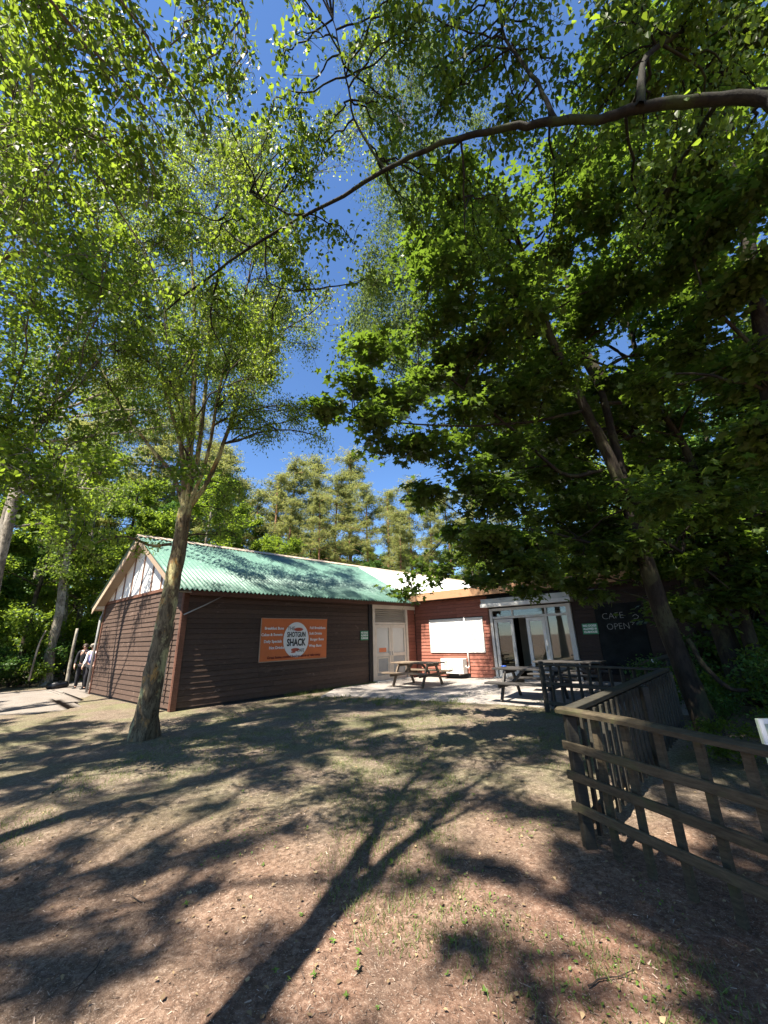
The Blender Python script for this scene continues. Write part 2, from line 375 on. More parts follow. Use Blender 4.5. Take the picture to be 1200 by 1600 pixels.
def gm_path():
    b = NB('gravel_path'); p = b.pos(); fine = b.noise(p, 40, 5, 0.7)
    col = b.ramp(fine, [(0.3, (0.12, 0.10, 0.085)), (0.7, (0.30, 0.27, 0.235))])
    col = b.mix(b.ramp(b.noise(p, 1.2, 5), [(0.45, 0.0), (0.7, 0.5)]), col, (0.14, 0.11, 0.09))
    b.bump(fine, 0.6, 0.02); return b.set(col, 0.95, 0.15)
M['path'] = gm_path()
def gm_pave():
    b = NB('paving'); p0 = b.pos(); mp = b.n('ShaderNodeMapping'); mp.inputs['Rotation'].default_value = (0, 0, math.radians(-45)); b.l(p0, mp.inputs[0])
    br = b.n('ShaderNodeTexBrick'); br.inputs['Scale'].default_value = 2.2; br.inputs['Mortar Size'].default_value = 0.012
    br.inputs['Color1'].default_value = (0.25, 0.225, 0.205, 1); br.inputs['Color2'].default_value = (0.31, 0.28, 0.255, 1); br.inputs['Mortar'].default_value = (0.2, 0.18, 0.15, 1)
    b.l(mp.outputs[0], br.inputs[0])
    n1 = b.noise(p0, 1.5, 7, 0.7); col = b.mix(b.ramp(n1, [(0.42, 0.0), (0.72, 0.6)]), br.outputs[0], (0.23, 0.20, 0.17))
    n2 = b.noise(p0, 50, 4, 0.7); col = b.mix(b.ramp(n2, [(0.55, 0.0), (0.8, 0.4)]), col, (0.5, 0.46, 0.42))
    b.bump(b.mix(0.5, br.outputs[1], n2), 0.3, 0.006); return b.set(col, 0.85, 0.25)
M['pave'] = gm_pave()

def axis_pts(lo, hi, fine, ratio, far):
    a = [0.0]; s = fine
    while a[-1] < far: a.append(a[-1] + s); s = fine if a[-1] < hi else s * ratio
    return np.array(a)
pos_ax = axis_pts(0, 7, 0.075, 1.13, 600)
gx = np.concatenate([-pos_ax[:0:-1], pos_ax]); gy = np.concatenate([-axis_pts(0, 1.0, 0.1, 1.35, 300)[:0:-1], axis_pts(0, 9, 0.075, 1.13, 700)])
X, Y = np.meshgrid(gx, gy); Z = gz(X, Y)
nx, ny = len(gx), len(gy)
i = np.arange(ny - 1)[:, None]; j = np.arange(nx - 1)[None]
F = np.stack([i * nx + j, i * nx + j + 1, (i + 1) * nx + j + 1, (i + 1) * nx + j], -1).reshape(-1, 4)
g_ = link('ground', mesh_np('ground', np.stack([X, Y, Z], -1), F, M['soil'], True)); tag(g_, 'bare red-brown woodland floor of soil and chippings in front of the huts', 'ground', kind='structure')

# ------------------------------------------------------------------ hut frame of reference
P0 = np.array([-5.51, 10.69, 0.0])
DU = np.array([math.sin(math.radians(44.5)), math.cos(math.radians(44.5)), 0.])
DV = np.array([math.sin(math.radians(-50)), math.cos(math.radians(-50)), 0.])
def W(u, v, z): return P0 + u * DU + v * DV + np.array([0, 0, z])
def Fc(t, o, z): return W(9.6 - o, -t, z)          # along the sunny facade, o metres in front of it
def wbox(mb, u0, u1, v0, v1, z0, z1):
    mb.hexa([W(u0, v0, z0), W(u1, v0, z0), W(u1, v1, z0), W(u0, v1, z0), W(u0, v0, z1), W(u1, v0, z1), W(u1, v1, z1), W(u0, v1, z1)])
def fbox(mb, t0, t1, o0, o1, z0, z1): wbox(mb, 9.6 - o1, 9.6 - o0, -t1, -t0, z0, z1)
def wpart(name, mat, parent, *boxes, bevel=0):
    mb = MB()
    for b_ in boxes: wbox(mb, *b_)
    return mb.build(name, mat, parent, bevel)
def fpart(name, mat, parent, *boxes, bevel=0):
    mb = MB()
    for b_ in boxes: fbox(mb, *b_)
    return mb.build(name, mat, parent, bevel)

# patio, raised a little toward the glazed entrance
def patio_z(x, y):
    p = np.array([x, y, 0]) - Fc(0, 0, 0); o = -(p @ DU); t = p @ (-DV)
    s = lambda q: max(0, min(1, q)) ** 2 * (3 - 2 * max(0, min(1, q)))
    return 0.035 + 0.11 * s((t - 1.5) / 3.0) * s((3.2 - o) / 2.4)
po = [onz(500, 1090, 0)[:2], onz(530, 1087, 0)[:2], onz(585, 1089, 0)[:2], onz(640, 1093, 0)[:2], onz(735, 1100, 0)[:2], onz(830, 1106, 0)[:2], (4.6, 8.6), (6.6, 8.8), Fc(9.0, 0.4, 0)[:2]]
mb = MB(); N = 14
for a, b_ in zip(po[:-1], po[1:]):
    pass
front = smooth_path([(p[0], p[1], 0) for p in po], 60)
front[:, :2] += rng.normal(size=(60, 2)) * 0.03
back = smooth_path([W(5.3, -0.02, 0), W(7.0, -0.02, 0), W(9.55, -0.05, 0), Fc(3, 0.03, 0), Fc(6, 0.03, 0), Fc(9.0, 0.1, 0)], 60)
V = []
for k in range(60):
    for q in range(N):
        s_ = q / (N - 1); p = front[k] * (1 - s_) + back[k] * s_
        V.append((p[0], p[1], patio_z(p[0], p[1]) if q else -0.02))
F = [(k * N + q, (k + 1) * N + q, (k + 1) * N + q + 1, k * N + q + 1) for k in range(59) for q in range(N - 1)]
mb.add(V, F, True); o = mb.build('patio', M['pave']); tag(o, 'pale paved patio in front of the cafe entrance', 'patio', kind='structure')

# path running away left of the hut
Vp = []; e1 = smooth_path([(-40, 8.5, 0), (-20, 10.2, 0), (-11, 10.6, 0), (-8.4, 11.2, 0), (-9.8, 13.4, 0), (-11.0, 15.6, 0), (-13.0, 18.5, 0), (-15, 21.5, 0)], 60)
e2 = smooth_path([(-40, 21, 0), (-24, 17.5, 0), (-17.5, 16.8, 0), (-14.8, 17.0, 0), (-14.2, 17.4, 0), (-14.4, 18.2, 0), (-15.5, 20.0, 0), (-17, 23, 0)], 60)
e1[:, :2] += rng.normal(size=(60, 2)) * 0.12; e2[:, :2] += rng.normal(size=(60, 2)) * 0.12
for k in range(60):
    for q in range(14):
        p = e1[k] * (1 - q / 13) + e2[k] * q / 13; z = float(gz(p[0], p[1])) + 0.05 * abs(math.sin(math.pi * q / 13)) ** .5 - 0.018
        Vp.append((p[0], p[1], z))
mb = MB(); mb.add(Vp, [(k * 14 + q, (k + 1) * 14 + q, (k + 1) * 14 + q + 1, k * 14 + q + 1) for k in range(59) for q in range(13)], True)
tag(mb.build('path', M['path']), 'pale gravel path passing the gable end of the hut', 'path', kind='structure')

# ------------------------------------------------------------------ gabled hut
hut = empty('gabled_hut', W(0, 0, 0), 'long dark brown timber hut with green corrugated gable roof and orange banner on its side', 'hut')
ZE, SL, RV, RZ = 3.0, 0.566, 3.45, 5.15
def roofz(v): return ZE + (v + 0.35) * SL if v <= RV else ZE + (7.25 - v) * SL
BP = 0.139                                           # board pitch
def board_mesh(p_in0, p_in1, out, z0, z1):           # p: end points on the wall face, out: outward unit vector
    mb = MB(); o0, o1 = 0.026, 0.007
    a, b_ = np.array(p_in0), np.array(p_in1); zz = lambda p, z: np.array([p[0], p[1], z])
    mb.hexa([zz(a, z0), zz(a + out * o0, z0), zz(b_ + out * o0, z0), zz(b_, z0), zz(a, z1), zz(a + out * o1, z1), zz(b_ + out * o1, z1), zz(b_, z1)])
    return mb
def clad(wall, mat, P, out, spans, z0, z1, pitch=BP):
    z = z0
    while z < z1 - 0.03:
        zt = min(z + pitch, z1)
        for a, b_ in spans((z + zt) / 2):
            cuts = [a, b_] if b_ - a < 3 else [a, a + (b_ - a) * rng.uniform(.25, .75), b_]
            for q in range(len(cuts) - 1):
                dz = rng.normal(size=2) * 0.0016
                board_mesh(P(cuts[q]), P(cuts[q + 1] - (0.004 if q + 2 < len(cuts) else 0)), out * (1 + rng.uniform(-.12, .12)), z + 0.005 + dz[0], zt - 0.003 + dz[1]).build('cladding_board', mat, wall)
        z += pitch
NV = -DV; NU = -DU
# long wall
wl = wpart('wall', M['darkpost'], hut, (0.03, 6.78, 0.0, 0.10, -0.15, 3.17))
clad(wl, M['clad'], lambda u: W(u, 0, 0), NV, lambda z: [(0.10, 6.78)], 0.05, 3.1)
# gable wall: backing pentagon
mb = MB(); pts = [(0.02, -0.15), (6.9, -0.15), (6.9, roofz(6.9) - 0.05), (3.45, RZ - 0.07), (0.02, roofz(0.02) - 0.05)]
V = [W(0.0, v, z) for v, z in pts] + [W(0.1, v, z) for v, z in pts]; n = 5
mb.add(V, [tuple(range(n))[::-1], tuple(range(n, 2 * n))] + [(k, (k + 1) % n, (k + 1) % n + n, k + n) for k in range(n)])
wg = mb.build('gable_wall', M['darkpost'], hut)
clad(wg, M['clad'], lambda v: W(0, v, 0), NU, lambda z: [(0.07, 6.83)], 0.05, 3.12)
# white gable panel and battens
mb = MB(); pts = [(0.25, 3.2), (6.65, 3.2), (3.45, RZ - 0.22)]; pts = [(0.15, 3.2), (6.75, 3.2), (6.75, 3.24), (3.45, RZ - 0.13), (0.15, 3.24)]
V = [W(-0.005, v, z) for v, z in pts] + [W(-0.022, v, z) for v, z in pts]; n = len(pts)
mb.add(V, [tuple(range(n)), tuple(range(n, 2 * n))[::-1]] + [(k, (k + 1) % n, (k + 1) % n + n, k + n) for k in range(n)][::-1])
mb.build('gable_panel', M['white'], hut)
for v in (0.95, 1.75, 2.55, 3.45, 4.35, 5.15, 5.95):
    wpart('gable_batten', M['batten'], hut, (-0.045, -0.0225, v - 0.045, v + 0.045, 3.22, roofz(v) - 0.09))
wpart('gable_rail', M['trim'], hut, (-0.05, -0.002, 0.0, 6.9, 3.121, 3.215))
wpart('back_wall', M['clad'], hut, (0.1, 20, 6.8, 6.9, -0.1, roofz(6.9) - 0.05))
wpart('end_wall', M['clad'], hut, (19.9, 20, 0.1, 6.79, -0.1, 3.1))
wpart('inner_wall', M['clad'], hut, (9.72, 19.89, 0.0, 0.1, -0.1, 3.1))
for (u0, u1, v0, v1) in ((-0.045, 0.095, -0.05, -0.005), (-0.05, -0.005, -0.002, 0.065), (-0.05, -0.005, 6.84, 6.93)):
    wpart('corner_board', M['trim'], hut, (u0, u1, v0, v1, 0.0, 3.12))
wpart('plinth', M['darkpost'], hut, (0.05, 6.8, -0.012, 0.0, -0.1, 0.052))
# soffit and bargeboards over the gable
def slope_slab(mb, u0, u1, va, vb, dz0, dz1):
    P = []
    for dz in (dz0, dz1):
        for u, v in ((u0, va), (u1, va), (u1, vb), (u0, vb)): P.append(W(u, v, roofz(v) + dz))
    mb.hexa(P)
for va, vb in ((-0.33, 3.449), (3.451, 7.23)):
    mb = MB(); slope_slab(mb, -0.33, 0.02, va, vb, -0.10, -0.075); mb.build('soffit', M['tan'], hut)
    mb = MB(); slope_slab(mb, -0.36, -0.332, va, vb, -0.22, -0.035); mb.build('bargeboard', M['tan'], hut)
wpart('eave_box', M['white'], hut, (-0.32, -0.02, 6.95, 7.12, 2.97, 3.10))
# eaves board along the long side
wpart('eaves_board', M['trim'], hut, (0.0, 9.55, -0.30, -0.275, 2.86, 2.985))
wpart('eaves_soffit', M['trim'], hut, (0.0, 9.55, -0.274, -0.03, 2.93, 2.95))
# corrugated roof sheets
def sheet(u0, u1, side, mat, name, dz=0.0):
    pitch = 0.13; n_ = int(round((u1 - u0) / pitch * 8)); rows = 2
    us = np.linspace(u0, u1, n_ + 1); V = []
    for dzz in (0.012, 0.006):
        for v in ((-0.37, RV - 0.02) if side == 0 else (7.27, RV + 0.02)):
            for u in us:
                z = roofz(v) + 0.028 * math.cos(2 * math.pi * u / pitch) + dz + dzz
                V.append(W(u, v, z))
    k = n_ + 1; F = []
    for q in range(n_):
        F.append((q, q + 1, k + q + 1, k + q)); F.append((2 * k + q + 1, 2 * k + q, 3 * k + q, 3 * k + q + 1)); F.append((q + 1, q, 2 * k + q, 2 * k + q + 1)); F.append((k + q, k + q + 1, 3 * k + q + 1, 3 * k + q))
    if side == 1: F = [f[::-1] for f in F]
    mb = MB(); mb.add(V, F, True); return mb.build(name, mat, roofp)
roofp = wpart('roof', M['ridge'], hut, (-0.37, 9.45, RV - 0.10, RV + 0.10, RZ - 0.06, RZ - 0.035))
k = 0; u = -0.40
while u < 9.3:
    for sd in (0, 1): sheet(u, u + 1.04 - 0.01 + 0.06, sd, M['roofg'], 'roof_sheet', 0.004 * (k % 2))
    u += 1.04 - 0.065; k += 1
UG = u + 0.06
mb = MB(); P = [W(uu, RV, RZ + 0.02) for uu in np.linspace(-0.4, 20, 60)]
for sgn in (-1, 1):
    q = [W(-0.4, RV, RZ + 0.05), W(20, RV, RZ + 0.05), W(20, RV + sgn * 0.17, RZ - 0.055), W(-0.4, RV + sgn * 0.17, RZ - 0.055)]
    mb.hexa(q + [p + np.array([0, 0, 0.012]) for p in q])
mb.build('ridge_cap', M['ridge'], hut)
# gutterless corner: grey downpipes
def pipe(parent, path, r, mat, name='downpipe'):
    mb = MB(); mb.tube(path, [r] * len(path), 8); return mb.build(name, mat, parent)
pipe(hut, [W(-0.10, 6.98, 0.05), W(-0.10, 6.98, 2.62), W(-0.02, 7.08, 2.80), W(-0.02, 7.1, 2.98)], 0.04, M['plasticg'])
pipe(hut, [W(-0.11, 0.42, 0.35), W(-0.11, 0.42, 2.3)], 0.04, M['plastic'], 'vent_pipe')
pipe(hut, [W(-0.02, -0.10, 2.35), W(0.5, -0.10, 2.62), W(1.0, -0.08, 2.9)], 0.018, M['plasticg'], 'cable')
# white sheets beyond
for q in range(11):
    u0 = UG + q * 0.975
    if u0 > 19.6: break
    sheet(u0, u0 + 1.03, 0, M['roofw'], 'white_roof_sheet', 0.004 * (q % 2) - 0.004); sheet(u0, u0 + 1.03, 1, M['roofw'], 'white_roof_sheet', 0.004 * (q % 2) - 0.004)
# ---- double door in the long side
wpart('post', M['darkpost'], hut, (6.79, 6.97, -0.06, 0.12, 0.0, 2.98))
wpart('door_header', M['cream'], hut, (6.985, 9.56, -0.055, 0.06, 2.74, 2.925))
for u0, u1 in ((7.0, 7.12), (8.93, 9.05)): wpart('door_post', M['cream'], hut, (u0, u1, -0.05, 0.1, 0.02, 2.74))
lou = wpart('louvre', M['creamd'], hut, (7.121, 8.929, 0.06, 0.08, 2.22, 2.74))
for q in range(6):
    z = 2.26 + q * 0.082; mb = MB()
    mb.hexa([W(7.125, -0.035, z), W(8.925, -0.035, z), W(8.925, 0.058, z + 0.05), W(7.125, 0.058, z + 0.05), W(7.125, -0.035, z + 0.014), W(8.925, -0.035, z + 0.014), W(8.925, 0.058, z + 0.064), W(7.125, 0.058, z + 0.064)])
    mb.build('slat', M['creamd'], lou)
wpart('door_transom', M['cream'], hut, (7.121, 8.929, -0.03, 0.07, 2.13, 2.21))
for d, (u0, u1) in enumerate(((7.125, 8.02), (8.03, 8.925))):
    fr = wpart('door', M['cream'], hut, (u0, u0 + 0.11, -0.02, 0.05, 0.06, 2.12), (u1 - 0.11, u1, -0.02, 0.05, 0.06, 2.12), (u0 + 0.111, u1 - 0.111, -0.02, 0.05, 2.0, 2.12), (u0 + 0.111, u1 - 0.111, -0.02, 0.05, 0.06, 0.24), (u0 + 0.111, u1 - 0.111, -0.02, 0.05, 0.92, 1.04))
    wpart('pane', M['glassm'], fr, (u0 + 0.10, u1 - 0.10, 0.012, 0.022, 1.03, 2.01))
    wpart('lower_panel', M['grey'], fr, (u0 + 0.10, u1 - 0.10, 0.012, 0.03, 0.23, 0.93))
    if d == 0:
        wpart('pet_flap', M['cream'], fr, (u0 + 0.13, u1 - 0.13, -0.015, 0.011, 0.85, 0.90), (u0 + 0.13, u1 - 0.13, -0.015, 0.011, 0.34, 0.39), (u0 + 0.13, u0 + 0.18, -0.015, 0.011, 0.391, 0.849), (u1 - 0.18, u1 - 0.13, -0.015, 0.011, 0.391, 0.849))
        wpart('notice', M['flat_orange'], fr, (u0 + 0.25, u1 - 0.25, 0.006, 0.0115, 1.08, 1.24))
    wpart('handle', M['metal'], fr, (u1 - 0.085 if d == 0 else u0 + 0.03, u1 - 0.03 if d == 0 else u0 + 0.085, -0.055, -0.021, 0.95, 1.10))
wpart('room_back', M['darkpost'], hut, (7.0, 9.05, 0.9, 0.92, 0.0, 2.7))
wr = wpart('return_wall', M['darkpost'], hut, (9.06, 9.58, 0.0, 0.1, -0.1, 2.93))
clad(wr, M['clad_red'], lambda u: W(u, 0, 0), NV, lambda z: [(9.055, 9.56)], 0.05, 2.74)
wpart('door_step', M['grey'], hut, (7.0, 9.05, -0.25, -0.052, 0.0, 0.075), bevel=0.01)

# ------------------------------------------------------------------ flat-roofed cafe wing
wing = empty('cafe_wing', Fc(4.5, 0, 0), 'red-brown flat-roofed cafe wing with white glazed entrance doors and orange fascia', 'building')
wf = fpart('wall', M['darkpost'], wing, (0.0, 3.5, -0.1, -0.001, -0.1, 3.06), (6.5, 9.6, -0.1, -0.001, -0.1, 3.06), (3.5, 6.5, -0.1, -0.001, 2.56, 3.06))
def sp_red(z):
    if 1.0 < z < 2.27: return [(0.03, 0.76), (3.24, 3.48)]
    if z < 0.24: return [(0.03, 1.55), (2.52, 3.48)]
    return [(0.03, 3.48)]
clad(wf, M['clad_red'], lambda t: Fc(t, 0, 0), NU, sp_red, 0.10, 3.05, 0.13)
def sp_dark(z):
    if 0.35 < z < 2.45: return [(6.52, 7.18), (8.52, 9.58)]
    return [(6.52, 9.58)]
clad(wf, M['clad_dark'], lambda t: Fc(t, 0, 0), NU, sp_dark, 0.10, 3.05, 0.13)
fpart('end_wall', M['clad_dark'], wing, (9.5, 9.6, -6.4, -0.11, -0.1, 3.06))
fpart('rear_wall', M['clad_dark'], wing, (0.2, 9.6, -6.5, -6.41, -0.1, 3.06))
fpart('roof', M['grey'], wing, (-0.3, 9.75, -6.6, 0.52, 3.30, 3.36))
fpart('fascia', M['orange'], wing, (-0.02, 9.8, 0.521, 0.55, 3.05, 3.37), bevel=0.004)
fpart('soffit', M['trim'], wing, (0.0, 9.75, 0.03, 0.515, 3.07, 3.09))
# shuttered window
wn = fpart('window', M['whiteworn'], wing, (0.77, 0.82, 0.0, 0.05, 0.98, 2.28), (3.18, 3.23, 0.0, 0.05, 0.98, 2.28), (0.821, 3.179, 0.0, 0.05, 2.23, 2.28), (0.821, 3.179, 0.0, 0.06, 0.98, 1.03))
fpart('shutter_panel', M['white'], wn, (0.821, 2.43, 0.005, 0.03, 1.031, 2.229))
fpart('shutter_panel', M['white'], wn, (2.436, 3.179, 0.005, 0.03, 1.031, 2.229))
pipe(wing, [Fc(2.46, 0.075, 2.32), Fc(2.50, 0.075, 1.0), Fc(2.52, 0.075, 0.45)], 0.028, M['plastic'], 'conduit')
fpart('vent_opening', M['black'], wing, (1.56, 2.51, -0.02, 0.012, 0.06, 0.225))
fpart('corner_board', M['trim'], wing, (3.485, 3.56, 0.0, 0.035, 0.1, 2.57))
# glazed entrance
en = fpart('entrance_frame', M['whiteworn'], wing,
    (3.565, 3.66, -0.05, 0.06, 0.14, 2.54), (6.35, 6.50, -0.05, 0.09, 0.14, 2.56), (3.661, 6.349, -0.04, 0.05, 2.46, 2.55), (3.661, 6.349, -0.04, 0.05, 2.17, 2.25),
    (4.42, 4.47, -0.03, 0.045, 2.251, 2.459), (5.62, 5.68, -0.03, 0.045, 2.251, 2.459), (5.60, 5.67, -0.03, 0.045, 0.16, 2.169))
for t0, t1 in ((3.66, 4.42), (4.47, 5.62), (5.68, 6.35)): fpart('transom_pane', M['glass'], en, (t0 + 0.002, t1 - 0.002, -0.005, 0.003, 2.2505, 2.4595))
fpart('fixed_pane', M['glass'], en, (5.672, 6.348, -0.005, 0.003, 0.16, 2.169))
def gdoor(t0, t1):
    w = 0.11
    d = fpart('door', M['whiteworn'], wing, (t0, t0 + w, -0.015, 0.04, 0.16, 2.15), (t1 - w, t1, -0.015, 0.04, 0.16, 2.15), (t0 + w + .001, t1 - w - .001, -0.015, 0.04, 2.03, 2.15), (t0 + w + .001, t1 - w - .001, -0.015, 0.04, 0.16, 0.38))
    fpart('pane', M['glass'], d, (t0 + w - .01, t1 - w + .01, 0.006, 0.014, 0.37, 2.04))
    fpart('handle', M['metal'], d, (t1 - 0.08, t1 - 0.04, 0.041, 0.08, 1.02, 1.18))
gdoor(3.70, 4.44); gdoor(4.92, 5.585)
fpart('canopy', M['canopy'], wing, (3.42, 6.62, -0.05, 0.36, 2.60, 2.90), bevel=0.008)
fpart('canopy_edge', M['whiteworn'], wing, (3.40, 6.64, 0.361, 0.385, 2.60, 2.72))
fpart('threshold', M['grey'], wing, (3.5, 6.5, -0.1, 0.12, 0.02, 0.155), bevel=0.006)
# what shows through the glass
fpart('room_floor', M['trim'], wing, (3.0, 9.4, -6.3, -0.11, 0.02, 0.10))
fpart('room_partition', M['cream'], wing, (3.2, 9.4, -3.05, -3.0, 0.1, 2.5))
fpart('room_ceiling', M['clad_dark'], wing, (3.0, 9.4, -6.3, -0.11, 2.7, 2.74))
cb = fpart('cupboard', M['cream'], wing, (4.3, 6.4, -2.99, -2.6, 0.1, 2.05), bevel=0.01)
for q in range(4): fpart('cupboard_door', M['cream'], cb, (4.33 + q * 0.515, 4.33 + q * 0.515 + 0.49, -2.599, -2.57, 0.9, 2.0), bevel=0.006)
def chair(t, o_):
    b0 = Fc(t, o_, 0.105); c = empty('round_back_chair', b0, 'round-backed chair standing just inside the open cafe doorway', 'chair')
    mb = MB(); mb.lathe(Fc(t, o_, 0.52), [(0.0, 0.03), (0.21, 0.03), (0.22, 0.0), (0.0, 0.0)], 14); mb.build('seat', M['trim'], c)
    for a in range(4):
        mb = MB(); an = a * math.pi / 2 + 0.5; mb.tube([b0 + [0.2 * math.cos(an), 0.2 * math.sin(an), 0], b0 + [0.16 * math.cos(an), 0.16 * math.sin(an), 0.42]], [0.016, 0.018], 6); mb.build('leg', M['black'], c)
    mb = MB(); n = 18; ctr = Fc(t, o_ - 0.2, 0.98); V = []
    for k in range(n):
        an = 2 * math.pi * k / n; V.append(ctr + (-DV) * 0.24 * math.cos(an) + np.array([0, 0, 0.22 * math.sin(an)]))
    V += [v - DU * -0.035 for v in V[:n]]
    mb.add(V, [tuple(range(n)), tuple(range(n, 2 * n))[::-1]] + [(k, (k + 1) % n, (k + 1) % n + n, k + n) for k in range(n)][::-1]); mb.build('backrest', M['tan'], c)
    for s_ in (-0.15, 0.15):
        mb = MB(); mb.tube([Fc(t + s_, o_ - 0.2, 0.5), Fc(t + s_, o_ - 0.21, 0.85)], [0.014, 0.014], 6); mb.build('back_post', M['black'], c)
chair(4.70, -0.75)

# ---- lettering
def text_mesh(s, size, ext=0.002, shear=0.0, sx=1.0, off=0.0):
    cu = bpy.data.curves.new('lettering', 'FONT'); cu.body = s; cu.size = size; cu.extrude = ext; cu.align_x = 'CENTER'; cu.align_y = 'CENTER'; cu.shear = shear; cu.offset = off
    cu.resolution_u = 3
    o = bpy.data.objects.new('lettering', cu); COL.objects.link(o)
    dg = bpy.context.evaluated_depsgraph_get(); me = bpy.data.meshes.new_from_object(o.evaluated_get(dg))
    bpy.data.objects.remove(o); bpy.data.curves.remove(cu)
    if sx != 1.0:
        for v in me.vertices: v.co.x *= sx
    me.materials.clear(); return me
def place_text(me, mat, parent, c, ex, ez, en_, rot=0.0, name='lettering'):   # put flat text mesh on a wall
    n = len(me.vertices); co = np.zeros(n * 3, np.float32); me.vertices.foreach_get('co', co); co = co.reshape(-1, 3)
    cr, sr = math.cos(rot), math.sin(rot); x = co[:, 0] * cr - co[:, 1] * sr; y = co[:, 0] * sr + co[:, 1] * cr
    P = np.array(c) + x[:, None] * ex + y[:, None] * ez + co[:, 2:3] * en_ - world_base(parent)
    me.vertices.foreach_set('co', P.astype(np.float32).ravel()); me.update(); me.materials.append(mat)
    return link(name, me, parent)
UPZ = np.array([0, 0, 1.])
def ellipse(mb, c, ex, en_, rx, rz, th, n=40):
    V = [c + ex * rx * math.cos(2 * math.pi * k / n) + UPZ * rz * math.sin(2 * math.pi * k / n) for k in range(n)]
    V += [v + en_ * th for v in V[:n]]
    mb.add(V, [tuple(range(n))[::-1], tuple(range(n, 2 * n))] + [(k, (k + 1) % n, (k + 1) % n + n, k + n) for k in range(n)])

# banner on the long wall: u 2.30..4.78, z 1.02..2.30
ban = empty('banner', W(3.54, -0.045, 1.66), 'orange cafe banner with a white oval logo hung on the dark hut wall', 'banner')
mb = MB(); NXb, NZb = 40, 20; V = []
for bk in (0, 1):
    for a in range(NXb + 1):
        for c_ in range(NZb + 1):
            s_, r_ = a / NXb, c_ / NZb
            u_ = 2.29 + 2.49 * s_ - 0.025 * (1 - r_) * (1 - s_); z_ = 1.025 + 1.27 * r_ + 0.02 * (1 - s_) * (r_ - 0.5)
            d1 = abs((s_ - 0.86) * 1.5 - (r_ - 0.55) * 0.75) / 1.7; d2 = abs((s_ - 0.995) * 1.5 - (r_ - 0.98) * 0.75) / 1.7
            rip = 0.016 * math.exp(-(d1 / 0.016) ** 2) * (1 if r_ < 0.6 and s_ > 0.6 else 0) + 0.016 * math.exp(-(d2 / 0.014) ** 2) * (s_ > 0.78)
            edge = 0.01 * math.sin(7 * r_) * (1 - s_) ** 4
            V.append(W(u_, -0.045 - rip - edge - 0.006 * math.sin(s_ * 5 + r_ * 2) + 0.003 * bk, z_))
q = (NXb + 1) * (NZb + 1); F = []
for a in range(NXb):
    for c_ in range(NZb):
        k = a * (NZb + 1) + c_; F.append((k, k + NZb + 1, k + NZb + 2, k + 1)); F.append((q + k, q + k + 1, q + k + NZb + 2, q + k + NZb + 1))
mb.add(V, F, True); mb.build('sheet', M['flat_orange'], ban)
wpart('hem', M['tan'], ban, (2.262, 2.29, -0.058, -0.046, 1.02, 2.30))
wpart('bottom_hem', M['tan'], ban, (2.29, 4.77, -0.056, -0.046, 1.005, 1.03))
wpart('top_hem', M['tan'], ban, (2.29, 4.77, -0.056, -0.046, 2.285, 2.303))
NB_ = NV
def btext(s, u, z, size, mat, rot=0.0, sx=1.0, off=0.0, d=0.064, shear=0.0):
    place_text(text_mesh(s, size, 0.001, shear, sx, off), mat, ban, W(u, -d, z), DU, UPZ, NB_, rot)
mb = MB(); ellipse(mb, W(3.545, -0.053, 1.64), DU, NV, 0.475, 0.545, 0.006); mb.build('oval', M['flat_white'], ban)
for s, u, z in (('Breakfast Buns', 2.73, 1.99), ('Cakes & Sweets', 2.66, 1.80), ('Daily Specials', 2.70, 1.60), ('Hot Drinks', 2.84, 1.41)): btext(s, u, z, 0.115, M['flat_white'], 0, 0.98, 0.003)
for s, u, z in (('Full Breakfasts', 4.38, 2.00), ('Soft Drinks', 4.30, 1.82), ('Burger Buns', 4.36, 1.63), ('Wrap Buns', 4.29, 1.43)): btext(s, u, z, 0.115, M['flat_white'], 0, 0.98, 0.003)
btext('Great home cooked food to eat in or take away', 3.52, 1.135, 0.105, M['flat_maroon'], 0.01, 0.96, 0.003)
btext('THE', 3.34, 1.98, 0.16, M['flat_black'], 0, 0.95, 0.0)
btext('SHOTGUN', 3.545, 1.79, 0.22, M['flat_black'], 0, 0.66, 0.006)
btext('SHACK', 3.545, 1.545, 0.30, M['flat_black'], 0, 0.72, 0.010)
btext('CAFE', 3.72, 1.30, 0.15, M['flat_black'], 0, 0.8, 0.0)
for u_, d_, z_, rx_, rz_ in ((3.62, .0595, 1.955, .17, .055), (3.52, .0595, 1.33, .16, .05), (3.45, .0597, 1.26, .09, .025)):
    mb = MB(); ellipse(mb, W(u_, -d_, z_), DU, NV, rx_, rz_, 0.003, 20); mb.build('emblem', M['flat_red'], ban)

def dogsign(c, ex, en_, w, h, label):
    s_ = empty('notice_sign', c, label, 'sign')
    mb = MB(); P = [c - ex * w / 2 - UPZ * h / 2, c + ex * w / 2 - UPZ * h / 2, c + ex * w / 2 + UPZ * h / 2, c - ex * w / 2 + UPZ * h / 2]
    mb.hexa(P + [p + en_ * 0.012 for p in P]); mb.build('plate', M['flat_green'], s_)
    for q, tx in enumerate(('NO DOGS', 'ALLOWED IN', 'CLUBHOUSE')):
        me = text_mesh(tx, h * 0.27, 0.001, 0, 1.0, 0.003)
        wd = max(v.co.x for v in me.vertices) - min(v.co.x for v in me.vertices)
        for v in me.vertices: v.co.x *= w * 0.86 / wd
        place_text(me, M['flat_white'], s_, c + en_ * 0.0145 + UPZ * h * (0.29 - q * 0.29), ex, UPZ, en_)
dogsign(W(6.55, -0.04, 1.72), DU, NV, 0.40, 0.34, 'small green notice on the dark hut wall left of the cream double door')
dogsign(Fc(6.98, 0.04, 1.70), NV, NU, 0.46, 0.33, 'green notice on the dark wall right of the glazed entrance')
